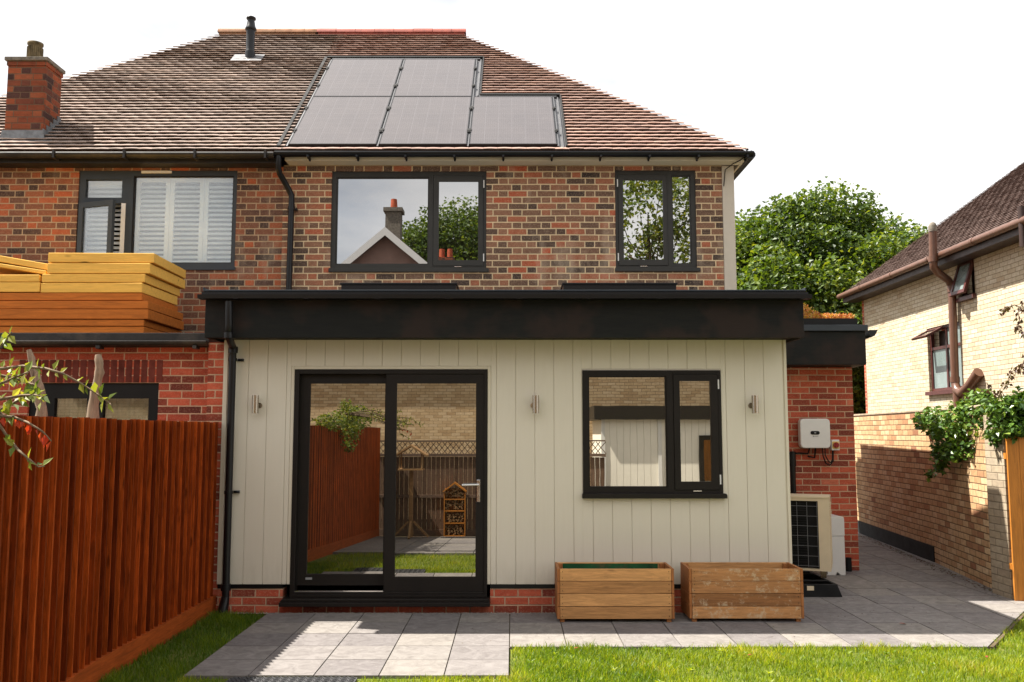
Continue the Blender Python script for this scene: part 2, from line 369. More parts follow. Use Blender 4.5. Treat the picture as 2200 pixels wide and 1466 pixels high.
M['board_y']=wood('yellow_board',(.95,.55,.11),'x',.74,.85,True,rv=.12,gscale=.8)
M['board_o']=wood('orange_board',(.72,.215,.030),'x',.60,.8,False,rv=.35,gscale=.8)
M['pine']=wood('pine',(.46,.27,.12),'x',.6,.7,True)
M['bark']=wood('bark',(.15,.105,.07),'z',.45,.9,True)
M['bark_pale']=wood('pale_bark',(.34,.25,.17),'z',.45,.9,True)
M['twig']=plain('twig',(.22,.16,.10),.8,.2,var=.2)
M['leaf_tree']=leafmat('tree_leaf',[(0,(.020,.045,.008)),(.35,(.056,.102,.014)),(.7,(.105,.162,.020)),(1,(.20,.24,.035))],.36)
M['leaf_shrub']=leafmat('shrub_leaf',[(0,(.05,.09,.02)),(.45,(.12,.17,.03)),(.8,(.24,.26,.04)),(1,(.34,.34,.08))],.35)
M['leaf_red']=leafmat('red_leaf',[(0,(.40,.03,.015)),(1,(.5,.07,.02))],.35)
M['leaf_ivy']=leafmat('ivy_leaf',[(0,(.025,.06,.012)),(.5,(.07,.14,.02)),(.85,(.14,.23,.03)),(1,(.24,.32,.06))],.2,.35)
M['leaf_dry']=leafmat('dry_leaf',[(0,(.06,.025,.02)),(.6,(.10,.05,.03)),(1,(.12,.12,.04))],.25)
M['sedum']=leafmat('sedum_leaf',[(0,(.42,.10,.06)),(.4,(.55,.18,.07)),(.65,(.60,.32,.07)),(.85,(.62,.48,.10)),(1,(.56,.26,.20))],.3)
M['fallen']=plain('fallen_leaf',(.26,.055,.02),.7,.3,var=.3)
M['gable_pink']=plain('pinkish_render',(.36,.235,.19),.9,.2,var=.12,nscale=2)
M['slate']=plain('far_roof',(.13,.10,.095),.85,.3,var=.25,nscale=3)

# ------------------------------------------------------------------ setting
YE=8.78; YH=10.42
def gz(Y): return 0.0 if Y>=6.3 else max(-.5,-.0605*(6.3-Y))
m=MB()
ys=[-120,-30,-1.97,2,6.3,9,16,40,160]
for a,b in zip(ys[:-1],ys[1:]): m.poly([(-120,a,gz(a)-.06),(120,a,gz(a)-.06),(120,b,gz(b)-.06),(-120,b,gz(b)-.06)])
obj('ground',m,M['soil'],kind='structure')
EDG=((3.72,7.34),(5.25,9.36))      # diagonal front edge of the patio at the right
def left_of(p,a=EDG[0],b=EDG[1]): return (b[0]-a[0])*(p[1]-a[1])-(b[1]-a[1])*(p[0]-a[0])
m=MB()
def lawnpoly(pts,dz=-.022): m.poly([(x,y,gz(y)+dz) for x,y in pts])
lawnpoly([(-2.80,6.3),(-2.27,6.3),(-2.27,8.72),(-2.84,8.72)])
lawnpoly([(-2.27,6.3),(-.02,6.3),(-.02,6.49),(-2.27,6.49)])
lawnpoly([(-.02,6.3),(5.2,6.3),(5.2,7.34),(-.02,7.34)])
lawnpoly([(3.72,7.34),(5.2,7.34),(5.2,9.3)])
lawnpoly([(-2.84,3.5),(5.2,3.5),(5.2,6.3),(-2.84,6.3)])
obj('lawn',m,M['turf'],kind='structure')
def clip(poly,a,b):
    out=[]
    for i in range(len(poly)):
        p,q=poly[i],poly[(i+1)%len(poly)]; dp,dq=left_of(p,a,b),left_of(q,a,b)
        if dp>=0: out.append(p)
        if (dp>=0)!=(dq>=0):
            s=dp/(dp-dq); out.append((p[0]+(q[0]-p[0])*s,p[1]+(q[1]-p[1])*s))
    return out
m=MB(); g=.45; rs=random.Random(3)
def slab(x0,x1,y0,y1,diag=False,j=.0045,slope=False):
    pl=[(x0+j,y0+j),(x1-j,y0+j),(x1-j,y1-j),(x0+j,y1-j)]
    if diag: pl=clip(pl,EDG[0],EDG[1])
    if len(pl)<3: return
    dz=rs.uniform(-.0015,.0015); r=rs.random()
    zt=[gz(p[1])+dz for p in pl]
    n=len(pl); a=[m.P((p[0],p[1],z-.04)) for p,z in zip(pl,zt)]; b=[m.P((p[0],p[1],z)) for p,z in zip(pl,zt)]
    m.face(b,r)
    for k in range(n): m.face((a[k],a[(k+1)%n],b[(k+1)%n],b[k]),r)
for i in range(5):
    for jx in range(5): slab(-2.27+g*i,-2.27+g*(i+1),6.49+g*.98*jx,6.49+g*.98*(jx+1))
for i in range(12):
    x0=-.02+g*i
    for jx in range(-1,3):
        y0=7.34+.4485*jx
        if jx<0: continue
        slab(x0,x0+g,y0,y0+.4485,diag=True)
for i in range(8):
    x0=-.02+g*(6+i)
    for jx in range(3,20):
        y0=7.34+.4485*jx; slab(x0,x0+g,y0,y0+.4485,diag=True)
obj('patio',m,M['paving'],kind='structure')
m=MB()
for pl in ([(-2.265,6.495),(-.025,6.495),(-.025,8.6),(-2.265,8.6)],[(-.025,7.345),(3.715,7.345),(5.2,9.3),(6.2,9.3),(6.2,16),(2.7,16),(2.7,8.6),(-.025,8.6)]):
    m.poly([(x,y,-.012) for x,y in pl])
obj('joint_bed',m,M['joint'],kind='structure')
m=MB()   # rear path that shows in the glass
for i in range(11):
    for jx in range(8):
        y0=-1.5+.6*jx
        slab(-2.4+.6*i if i else -2.8,-2.4+.6*(i+1),y0,y0+.6,j=.006)
obj('path',m,M['paving'],kind='structure')
m=MB(); a,b=EDG; m.prism([(a[0]+.006,a[1]-.02),(b[0]+.006,b[1]-.02),(b[0]+.03,b[1]-.02),(a[0]+.03,a[1]-.03)],-.05,.006)
obj('edging_board',m,M['bark'],label='thin brown edging strip between slabs and lawn at the right',cat='edging')
# grass blades
gr=random.Random(11)
m=MB()
def blades(x0,x1,y0,y1,dens,h0,h1,test=None,rb=0):
    n=int((x1-x0)*(y1-y0)*dens)
    for _ in range(n):
        x=gr.uniform(x0,x1); y=gr.uniform(y0,y1)
        if test and not test(x,y): continue
        cl=(math.sin(x*5.1+y*3.3)+math.sin(x*2.3-y*6.7+1)+math.sin(x*11+y*8))/3
        if gr.random()<.30-.35*cl and gr.random()<.75: continue
        h=gr.uniform(h0,h1)*(1+.35*cl); a=gr.uniform(0,6.283); w=gr.uniform(.0016,.0034); z=gz(y)-.024
        dx,dy=math.cos(a),math.sin(a); ln=gr.uniform(.1,.9)*h
        la=gr.uniform(0,6.283); lx,ly=math.cos(la)*ln,math.sin(la)*ln
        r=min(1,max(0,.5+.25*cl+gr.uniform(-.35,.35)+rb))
        a_=m.P((x-dx*w,y-dy*w,z)); b_=m.P((x+dx*w,y+dy*w,z)); c_=m.P((x+lx*.35+dx*w*.8,y+ly*.35+dy*w*.8,z+h*.6)); e_=m.P((x+lx*.35-dx*w*.8,y+ly*.35-dy*w*.8,z+h*.6)); t_=m.P((x+lx,y+ly,z+h))
        m.face((a_,b_,c_,e_),r); m.face((e_,c_,t_),r)
blades(-.0,5.2,6.2,7.33,6500,.03,.062)
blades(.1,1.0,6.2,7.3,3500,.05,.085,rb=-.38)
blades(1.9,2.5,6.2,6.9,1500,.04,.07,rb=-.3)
blades(3.7,5.2,7.33,9.2,4500,.03,.06,lambda x,y:left_of((x,y))<-.03)
blades(-2.79,-2.28,5.4,8.7,5200,.03,.07,rb=-.42)  # strip beside the fence: its shade is painted in as darker blades
blades(-2.28,.0,6.0,6.47,6000,.025,.05,lambda x,y: not(-1.95<x<-1.02 and 6.2<y))
blades(-2.6,4.6,3.55,6.2,900,.04,.07)
for _ in range(60):       # tufts lapping over the slab edges
    x=gr.uniform(0,3.7); blades(x,x+.04,7.315,7.35,9000,.04,.075)
for _ in range(70):
    x=gr.uniform(.1,4.6); y=gr.uniform(6.25,7.25); r=gr.uniform(.1,.75)
    for k in range(gr.randint(4,7)):
        a=gr.uniform(0,6.28); m.leaf(Vector((x,y,.0)),Vector((math.cos(a),math.sin(a),gr.uniform(.4,1.2))),Vector((0,0,1)),gr.uniform(.025,.05),gr.uniform(.012,.022),r)
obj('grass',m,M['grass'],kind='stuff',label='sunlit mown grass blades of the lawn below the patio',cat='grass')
m=MB()
for _ in range(700):
    x=gr.uniform(-2.6,1.6); y=gr.uniform(8.64,8.70); s=gr.uniform(.004,.010); z=-.002
    m.T=Matrix.Translation((x,y,z+s*.4))@Matrix.Rotation(gr.uniform(0,6),4,'Z')@Matrix.Diagonal((s,s*.7,s*.55,1))
    m.poly([(1,0,0),(0,1,0),(0,0,1)]);m.poly([(0,1,0),(-1,0,0),(0,0,1)]);m.poly([(-1,0,0),(0,-1,0),(0,0,1)]);m.poly([(0,-1,0),(1,0,0),(0,0,1)])
obj('gravel',m,M['pebble'],kind='stuff',label='line of small pale gravel between slabs and brick plinth',cat='gravel')
m=MB(); rq=random.Random(77)     # crumbs of dead leaf and grit along the wall foot and in the joints
def crumb(x,y,z,sz):
    a=rq.uniform(0,6.3); dx,dy=math.cos(a)*sz,math.sin(a)*sz; h=rq.uniform(.2,.7)*sz
    A=m.P((x-dx,y-dy,z)); B=m.P((x+dy*.5,y-dx*.5,z+h)); C=m.P((x+dx,y+dy,z+.3*h)); D=m.P((x-dy*.5,y+dx*.5,z+.1*h)); r=rq.random(); m.face((A,B,C),r); m.face((A,C,D),r)
for _ in range(900):
    y=rq.uniform(9.5,15); t_=(y-9.5)/5.5; xw_=5.12+.72*max(0,(y-9.75)/6.15); crumb(xw_-.02-abs(rq.gauss(0,.07)),y,.002,rq.uniform(.005,.016))
for _ in range(260): crumb(rq.uniform(-2.2,3.6),rq.choice([rq.uniform(7.35,8.65),rq.uniform(8.5,8.68)]),.002,rq.uniform(.003,.008))
for _ in range(120): crumb(rq.uniform(2.8,5.0),rq.uniform(8.0,11.5),.002,rq.uniform(.004,.010))
obj('leaf_litter',m,M['leaf_dry'],kind='stuff',label='scattered dead leaf crumbs and grit on the slabs and at the garden wall foot',cat='leaf litter')
# ------------------------------------------------------------------ windows
def rect(px0,py0,px1,py1,Y):      # pixel rectangle on a plane -> x0,x1,z0,z1
    ym=(py0+py1)/2
    return X_(px0,ym,Y),X_(px1,ym,Y),Z_(py1,Y),Z_(py0,Y)
def ring(mb,o,i,y0,y1):
    x0,x1,z0,z1=o; a,b,c,d=i
    mb.box(x0,a,y0,y1,z0,z1); mb.box(b,x1,y0,y1,z0,z1); mb.box(a,b,y0,y1,z0,c); mb.box(a,b,y0,y1,d,z1)
def make_window(parent,Y,outer,fixed,sashes,mat,gmat,sill=True,hinge='r',name='window',panename='pane',vent=False):
    """Y front of frame; fixed: list of glass rects; sashes: list of (sash outer, glass)"""
    x0,x1,z0,z1=outer; mb=MB()
    hol=[f for f in fixed]+[s[0] for s in sashes]
    holes_wall(mb,x0,x1,z0,z1,Y,Y+.07,hol)
    w=obj(name,mb,mat,parent,bev=.004)
    for f in fixed:
        b=MB(); i=.012; ring(b,f,(f[0]+i,f[1]-i,f[2]+i,f[3]-i),Y+.012,Y+.05); obj('glazing_bead',b,mat,w)
        g_=MB(); g_.box(f[0]+i,f[1]-i,Y+.03,Y+.045,f[2]+i,f[3]-i); obj(panename,g_,gmat,w)
    for so,gl in sashes:
        b=MB(); e=.004; so2=(so[0]+e,so[1]-e,so[2]+e,so[3]-e); holes_wall(b,so2[0],so2[1],so2[2],so2[3],Y-.008,Y+.05,[gl]); s_=obj('sash',b,mat,w,bev=.003)
        g_=MB(); g_.box(gl[0],gl[1],Y+.014,Y+.03,gl[2],gl[3]); obj(panename,g_,gmat,w)
        hx=so[1]+.004 if hinge=='r' else so[0]-.004
        for hz in (so[3]-.10,so[2]+.10):
            b=MB(); b.box(hx-.006,hx+.006,Y-.014,Y-.001,hz-.045,hz+.045); obj('hinge',b,M['white'],w)
        b=MB(); cx=(so[0]+so[1])/2; b.box(cx-.04,cx+.04,Y-.012,Y-.001,so[2]-.012,so[2]-.004); obj('vent_slot',b,M['chrome'],w)
    if sill:
        b=MB(); b.prismy([(x0-.012,z0-.045),(x1+.03,z0-.045),(x1+.03,z0-.012),(x1+.02,z0-.001),(x0-.008,z0-.001),(x0-.012,z0-.012)],Y-.05,Y+.05); obj('sill',b,mat,w,bev=.003)
    return w
# ------------------------------------------------------------------ tiled slopes
def tiles(mb,O,U,V,N,L,uL,uR,skip=None,gauge=.1,wid=.165,sag=.0,seed=1,th=.029,ov=.045):
    rr=random.Random(seed); n=int(L/gauge)
    for k in range(n+1):
        v=k*gauge; v2=min(v+gauge+.02,L+.02)
        a0,b0=uL(v+gauge*.5)-ov,uR(v+gauge*.5)+ov
        spans=[(a0,b0)]
        if skip:
            c=skip(v+gauge*.5)
            if c: spans=[(a0,min(b0,c[0])),(max(a0,c[1]),b0)]
        cells=[]
        for a,b in spans:
            if b-a<.02: continue
            u=math.floor(a/wid)*wid-(wid/2 if k%2 else 0)
            while u<b:
                u0=max(u,a); u1=min(u+wid-.003,b); u+=wid
                if u1-u0>.012: cells.append((u0,u1))
        for u0,u1 in cells:
            u=u0
            h=th*1.62+rr.uniform(-.0015,.003)+sag*math.sin(u*1.3+k*.4); t=rr.uniform(-.002,.002); r=min(1,max(0,rr.gauss(.5,.2))); dv=rr.uniform(-.003,.003)
            def pt(uu,vv,hh): return O+U*uu+V*vv+N*hh
            ns=.010
            p=[pt(u0,v+dv,h-ns),pt(u1,v+dv,h-ns+t),pt(u0,v+dv,h),pt(u1,v+dv,h+t),pt((u0+u1)/2,v+dv,h+.003),
               pt(u0,v2,h*.30),pt(u1,v2,h*.30),pt((u0+u1)/2,v2,h*.30+.003),pt(u0,v2,0),pt(u1,v2,0)]
            i=[mb.P(q) for q in p]
            mb.face((i[0],i[1],i[3],i[4],i[2]),r); mb.face((i[2],i[4],i[7],i[5]),r); mb.face((i[4],i[3],i[6],i[7]),r)
            mb.face((i[0],i[2],i[5],i[8]),r); mb.face((i[1],i[9],i[6],i[3]),r); mb.face((i[1],i[0],i[8],i[9]),r)
TH=math.atan(.845); CT,ST=math.cos(TH),math.sin(TH)
YEV=10.2; ZEV=4.865; XR=2.70; XL=-8.05; XM=-2.67; RUN=3.52
LS=RUN/CT
O_=Vector((0,YEV,ZEV)); U_=Vector((1,0,0)); V_=Vector((0,CT,ST)); N_=Vector((0,-ST,CT))
hr=lambda v: XR-v*CT; hl=lambda v: XL+v*CT
# panel layout in roof coordinates
PC=[-2.60,-1.555,-.51,.535]; PR=[.12,1.72,3.29]
def in_solar2(v):
    if v<.06 or v>3.40: return None
    return (-2.71,.635) if v<1.81 else (-2.71,-.41)
# ------------------------------------------------------------------ the house (right half)
house=empty('brick_house',(0,YH,0),'brick house half with pinkish tiled roof carrying solar panels, above the cream clad extension','house')
W1=rect(711,368,1045,577,YH); W2=rect(1322,366,1496,576,YH)
m=MB(); XB=X_(1553,480,YH); XC=X_(1579,480,YH)
holes_wall(m,XM+.0,XB,0,4.777,YH,YH+.28,[W1,W2]); obj('wall',m,M['brick_house'],house)
m=MB(); m.box(XB+.002,XC,YH-.012,YH+6.4,0,4.77); obj('render_panel',m,M['render'],house,bev=.006)
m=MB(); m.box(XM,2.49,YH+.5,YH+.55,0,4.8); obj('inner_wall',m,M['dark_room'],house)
m=MB(); m.box(XM,2.5,16.7,16.95,0,4.8); obj('rear_wall',m,M['brick_house'],house)
g1=rect(722,380,921,571,YH+.04); g1=(W1[0]+.055,g1[1],W1[2]+.05,W1[3]-.065)
so=(X_(930,480,YH),W1[1]-.035,W1[2]+.03,W1[3]-.05); gl=(X_(942,480,YH),X_(1027,480,YH),W1[2]+.10,W1[3]-.115)
w=make_window(house,YH+.02,W1,[g1],[(so,gl)],M['frame_grey'],M['glass_up'])
w['label']='wide grey window with one large fixed pane beside a narrow opening one'
so=(W2[0]+.035,X_(1435,480,YH),W2[2]+.03,W2[3]-.05); gl=(X_(1340,480,YH),X_(1426,480,YH),W2[2]+.10,W2[3]-.11)
g2=(X_(1445,480,YH),W2[1]-.055,W2[2]+.05,W2[3]-.055)
w=make_window(house,YH+.02,W2,[g2],[(so,gl)],M['frame_grey'],M['glass_up'],hinge='l')
w['label']='smaller grey two light window near the right corner'
m=MB()
tiles(m,O_,U_,V_,N_,LS,lambda v:XM,hr,in_solar2,seed=4)
tiles(m,Vector((XR,0,ZEV)),Vector((0,1,0)),Vector((-CT,0,ST)),Vector((ST,0,CT)),LS,lambda v:YEV+v*CT,lambda v:YEV+2*RUN-v*CT,seed=5,gauge=.1,wid=.3,th=.016,ov=-.02)
rz=ZEV+RUN*.845
b_=[(XM,YEV,ZEV),(XR,YEV,ZEV),(XR-RUN,YEV+RUN,rz),(XM,YEV+RUN,rz)]
m.poly(b_); m.poly([(XR,YEV,ZEV),(XR,YEV+2*RUN,ZEV),(XR-RUN,YEV+RUN,rz)]); m.poly([(XR,YEV+2*RUN,ZEV),(XM,YEV+2*RUN,ZEV),(XM,YEV+RUN,rz),(XR-RUN,YEV+RUN,rz)])
roof=obj('roof',m,M['tile'],house)
def ridge(x0,x1,mat,parent,step,seed,name='ridge_tiles'):
    mb=MB(); x=x0; rr=random.Random(seed)
    while x<x1-.02:
        xe=min(x+step-.005,x1); n=7; a=[];b=[]
        rad=.088+rr.uniform(-.001,.002); zz=rz+.022+rr.uniform(-.002,.002)
        for k in range(n+1):
            an=math.pi*k/n; a.append((math.cos(an)*rad,math.sin(an)*rad))
        mb.smooth=True; r=rr.random()
        ia=[mb.P((x,YEV+RUN+p[0],zz+p[1])) for p in a]; ib=[mb.P((xe,YEV+RUN+p[0],zz+p[1])) for p in a]
        for k in range(n): mb.face((ia[k],ib[k],ib[k+1],ia[k+1]),r)
        mb.smooth=False; mb.face([mb.P(mb.v[q]) for q in ia],r); mb.face([mb.P(mb.v[q]) for q in ib[::-1]],r); x+=step
    mb.box(x0+.02,x1-.02,YEV+RUN-.07,YEV+RUN+.07,rz-.01,rz+.05)
    return obj(name,mb,mat,parent)
xs_=X_(683,70,YEV+RUN)
ridge(xs_,XR-RUN+.10,M['ridge_red'],roof,.30,2)
# flashing tray round the panels
m=MB(); m.T=Matrix.Translation(O_)@Matrix.Rotation(TH,4,'X')
m.box(-2.74,-.38,.09,3.44,.004,.012); m.box(-.3799,.66,.09,1.85,.004,.0119)
m.box(-.455,-.44,1.81,3.33,.0125,.030); m.box(.585,.60,.02,1.75,.0125,.030); m.box(-2.60,-.46,3.33,3.35,.0125,.04); m.box(-.43,.58,1.75,1.77,.0125,.04)
obj('flashing',m,M['pale_metal'],roof)
m=MB(); m.T=Matrix.Translation(O_)@Matrix.Rotation(TH,4,'X')
m.box(-2.715,-2.675,.09,3.40,.0125,.050); m.box(-2.674,-.42,3.37,3.405,.0125,.056); m.box(-.42,-.405,1.82,3.40,.0125,.05); m.box(-.404,.625,1.785,1.82,.0125,.056); m.box(.622,.640,.09,1.784,.0125,.05)
obj('tile_shadow_strip',m,M['rubber'],roof)  # black strips stand in for the shadow line along the cut tiles
# mount clamps on rails: rails under the seams
m=MB(); m.T=Matrix.Translation(O_)@Matrix.Rotation(TH,4,'X')
for i,u in enumerate(PC):
    m.box(u-.009,u+.009,.10,3.29 if i<3 else 1.72,.0125,.040)
obj('mounting_rail',m,M['pale_metal'],roof)
m=MB()   # eave course of sunlit tiles overhanging the gutter + gutter
def gutter(mb,x0,x1,y,z,r=.055):
    n=8; pts=[(math.cos(math.pi+math.pi*k/n)*r,math.sin(math.pi+math.pi*k/n)*r) for k in range(n+1)]
    mb.smooth=True
    a=[mb.P((x0,y+p[0],z+p[1])) for p in pts]; b=[mb.P((x1,y+p[0],z+p[1])) for p in pts]
    a2=[mb.P((x0,y+p[0]*.9,z+p[1]*.9)) for p in pts]; b2=[mb.P((x1,y+p[0]*.9,z+p[1]*.9)) for p in pts]
    for k in range(n): mb.face((a[k],a[k+1],b[k+1],b[k])); mb.face((a2[k],b2[k],b2[k+1],a2[k+1]))
    mb.smooth=False
    mb.face((a[0],b[0],b2[0],a2[0])); mb.face((a[n],a2[n],b2[n],b[n])); mb.face([mb.P(mb.v[q]) for q in a]); mb.face([mb.P(mb.v[q]) for q in b[::-1]])
    return mb
gutter(m,XM-.03,XR+.05,YEV-.05,ZEV-.015)
for k in range(10):
    x=XM+.35+k*.555
    if x<XR: m.box(x-.012,x+.012,YEV-.112,YEV+.02,ZEV-.085,ZEV-.06); m.box(x-.01,x+.01,YEV+.0,YEV+.019,ZEV-.10,ZEV-.06)
# return gutter along the right side
m.tube([(XR+.03,YEV-.06,ZEV-.045),(XR+.03,YEV+6.9,ZEV-.045)],.05,10)
obj('gutter',m,M['black_pipe'],house)
m=MB(); m.box(XM+.06,2.68,YEV+.02,YEV+.04,ZEV-.088,ZEV-.005); m.box(XM+.06,2.66,YEV+.041,YH-.003,ZEV-.087,ZEV-.075); m.box(2.655,2.68,YEV+.041,YEV+6.8,ZEV-.088,ZEV-.02)
obj('fascia_board',m,M['cream'],house,bev=.003)
m=MB(); m.smooth=True
p0=at(600,345,YEV-.02); pts=[(p0.x,YEV-.05,ZEV-.06),(p0.x,YEV-.05,ZEV-.20),(p0.x+.005,YEV,ZEV-.25),(X_(627,375,YH-.09)-.03,YH-.10,ZEV-.40),(X_(627,395,YH-.09),YH-.085,ZEV-.47),(X_(627,400,YH-.09),YH-.085,ZEV-.55),(X_(624,500,YH-.09),YH-.085,3.9),(X_(620,615,YH-.09),YH-.085,3.0)]
m.tube(pts,.034,12)
for z in (ZEV-.62,3.14): x=X_(625,480,YH-.09); m.tube([(x,YH-.085,z-.02),(x,YH-.085,z+.02)],.04,12); m.box(x-.055,x+.055,YH-.05,YH,z-.012,z+.012)
obj('downpipe',m,M['black_pipe'],house)
m=MB(); c0=at(1605,322,YEV-.05); m.tube([c0,c0+Vector((0,0,.0)),at(1603,335,YEV-.02),at(1590,345,YEV),at(1575,352,YEV+.1),at(1558,365,YH-.03),at(1555,400,YH-.03)],.006,6); m.lathe(c0-Vector((0,0,.012)),[(.004,0),(.018,.008),(.018,.018),(.004,.026)],10)
obj('cable',m,M['black_pipe'],house)
# solar panels
lab={(0,1):'solar panel at upper left of the array, on the roof top row',(1,1):'solar panel at upper right of the array, next to the bare tiles',
     (0,0):'solar panel at lower left of the array, above the gutter',(1,0):'middle solar panel of the lower row of three',(2,0):'stepped out right hand solar panel on the lower row'}
for (ci,ri),lb in lab.items():
    u0=PC[ci]+.013; u1=PC[ci+1]-.013; v0=PR[ri]+.006; v1=PR[ri+1]-.006
    base=O_+U_*((u0+u1)/2)+V_*v0+N_*.05
    e=empty('solar_panel',base,lb,'solar panel','solar panels on the roof')
    T=Matrix.Translation(O_)@Matrix.Rotation(TH,4,'X')
    a=MB(); a.T=T; w_=.012
    a.box(u0,u0+w_,v0,v1,.016,.052); a.box(u1-w_,u1,v0,v1,.016,.052); a.box(u0+w_,u1-w_,v0,v0+w_,.016,.052); a.box(u0+w_,u1-w_,v1-w_,v1,.016,.052)
    obj('frame',a,M['black_pipe'],e)
    # cell sheet as its own rotated object so the grid runs with the slope
    me=MB(); me.box(0,u1-u0-2*w_,0,v1-v0-2*w_,0,.006)
    s_=obj('cell_sheet',me,M['cells']); s_.parent=e; s_.rotation_euler=(TH,0,0); s_.location=(O_+U_*(u0+w_)+V_*(v0+w_)+N_*.044)-base
    for vv in (v0+.42,v1-.42):
        for uu,sd in ((u0,-1),(u1,1)):
            if True:
                k=MB(); k.T=T; k.box(uu-.022+sd*.008,uu+.022+sd*.008,vv-.025-.012*sd,vv+.025-.012*sd,.045,.062+.001*sd); k.box(uu-.008,uu+.008,vv-.07,vv-.03,.04,.060); obj('clamp',k,M['rubber'],e)
# ------------------------------------------------------------------ neighbour's half
nb=empty('neighbouring_house',(-5.3,YH,0),'left half of the semi detached pair with mossy tiles, old chimney and white shuttered window','house')
W3=rect(165,366,507,574,YH)
m=MB(); holes_wall(m,-7.9,XM-.001,0,4.76,YH+.003,YH+.283,[W3]); obj('wall',m,M['brick_left'],nb)
m=MB(); m.box(-7.9,XM-.01,16.7,16.95,0,4.8); m.box(-7.9,-7.65,YH+.284,16.69,0,4.8); obj('rear_wall',m,M['brick_left'],nb)
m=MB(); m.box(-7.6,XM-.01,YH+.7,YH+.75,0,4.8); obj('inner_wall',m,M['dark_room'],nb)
m=MB(); tiles(m,O_,U_,V_,N_,LS,hl,lambda v:XM,seed=14,sag=.003)
tiles(m,Vector((XL,0,ZEV)),Vector((0,-1,0)),Vector((CT,0,ST)),Vector((-ST,0,CT)),LS,lambda v:-(YEV+2*RUN-v*CT),lambda v:-(YEV+v*CT),seed=15,wid=.3,th=.016,ov=-.02)
m.poly([(XL,YEV,ZEV),(XM,YEV,ZEV),(XM,YEV+RUN,rz),(XL+RUN,YEV+RUN,rz)]); m.poly([(XL,YEV+2*RUN,ZEV),(XL,YEV,ZEV),(XL+RUN,YEV+RUN,rz)]); m.poly([(XM,YEV+2*RUN,ZEV),(XL,YEV+2*RUN,ZEV),(XL+RUN,YEV+RUN,rz),(XM,YEV+RUN,rz)])
nroof=obj('roof',m,M['tile_left'],nb)
ridge(XL+RUN-.05,xs_-.004,M['ridge_old'],nroof,.45,8)
m=MB()
for z0,x in ((ZEV-.03,0),): gutter(m,XL,XM-.04,YEV-.06,z0,.058)
m.box(XL,XM-.04,YEV+.02,YEV+.045,ZEV-.118,ZEV-.02)
for k in range(7): x=-7.6+k*.8; m.box(x-.014,x+.014,YEV-.125,YEV-.0,ZEV-.10,ZEV-.085); m.box(x-.012,x+.012,YEV-.128,YEV-.115,ZEV-.10,ZEV-.01)
obj('gutter',m,M['black_old'],nb)
m=MB(); m.box(XL+.02,XM-.04,YEV+.046,YH+.002,ZEV-.117,ZEV-.10); obj('soffit',m,M['black_old'],nb)
# chimney
cx0,cx1=X_(14,200,10.45),X_(96,200,10.45); cy0,cy1=10.45,10.83; ctop=Z_(124,10.45)
m=MB(); m.box(cx0,cx1,cy0,cy1,4.95,ctop-.10); m.box(cx0-.012,cx1+.012,cy0-.012,cy1+.012,ctop-.10,ctop-.045)
ch=obj('chimney',m,M['brick_chim'],nroof,bev=.004)
m=MB(); m.box(cx0-.03,cx1+.03,cy0-.035,cy1+.03,ctop-.045,ctop+.0); m.prism([(cx0-.005,cy0),(cx1+.005,cy0),(cx1+.005,cy1),(cx0-.005,cy1)],ctop+.0,ctop+.012)
obj('chimney_cap',m,M['sealant'],nroof,bev=.012)
pc=at(75,120,10.62); m=MB(); pr=.082
m.lathe((pc.x,pc.y,ctop),[(pr*1.03,0),(pr,.03),(pr*.95,.215),(pr*1.09,.225),(pr*1.09,.25),(pr*.9,.253)],24)
for k in range(24): an=k*math.pi/12; m.box(pc.x+math.cos(an)*pr-.006,pc.x+math.cos(an)*pr+.006,pc.y+math.sin(an)*pr-.006,pc.y+math.sin(an)*pr+.006,ctop+.01,ctop+.19)
obj('chimney_pot',m,M['pot_old'],nroof)
m=MB()
zf=lambda y: ZEV+(y-YEV)*.845
m.prismy([(cx0-.05,zf(cy0)-.02),(cx1+.03,zf(cy0)-.02),(cx1+.02,zf(cy0)+.13),(cx0-.02,zf(cy0)+.13)],cy0-.02,cy0-.003)
for k in range(5):
    y0=cy0+k*.078-.01; z0=zf(y0)+.0
    m.box(cx1+.003,cx1+.012+.001*k,y0,y0+.085,z0-.02,z0+.16)
for k in range(5):
    y0=cy0+k*.078-.02; m.poly([(cx1+.01,y0,zf(y0)+.035),(cx1+.14,y0,zf(y0)+.03),(cx1+.14,y0+.1,zf(y0+.1)+.03),(cx1+.01,y0+.1,zf(y0+.1)+.035)])
m.poly([(cx0-.15,cy0-.16,zf(cy0-.16)+.032),(cx1+.14,cy0-.16,zf(cy0-.16)+.032),(cx1+.14,cy0-.02,zf(cy0-.02)+.034),(cx0-.15,cy0-.02,zf(cy0-.02)+.034)])
obj('lead_flashing',m,M['lead'],nroof)
# flue pipe on the roof
fy=12.95; fb=at(537,130,12.9); 
# find the foot on the roof plane
d=ray(537,130); s=(ZEV-H-YEV*.845)/(d.z-.845*d.y); fp=Vector((d.x*s,d.y*s,H+d.z*s))
e=empty('flue_pipe',fp,'black flue pipe with a flared cap standing on the mossy roof slope','flue')
k_=fp.y/F*1.03
m=MB(); m.smooth=True; m.lathe(fp-Vector((0,0,.08)),[(.072,0),(.072,.19),(.064,.225),(.060,.235),(.060,.53)],20); obj('pipe',m,M['black_pipe'],e)
m=MB(); m.lathe(fp+Vector((0,0,.45)),[(.058,0),(.082,.005),(.080,.03),(.066,.06),(.052,.14),(.050,.165),(.068,.17),(.068,.195),(.03,.215)],20); obj('cap',m,M['black_pipe'],e)
m=MB(); m.T=Matrix.Translation(Vector((0,YEV,ZEV)))@Matrix.Rotation(TH,4,'X')
vv=(fp.y-YEV)/CT; m.box(fp.x-.24,fp.x+.20,vv-.16,vv+.12,.036,.05); obj('flashing_plate',m,M['pale_metal'],e)
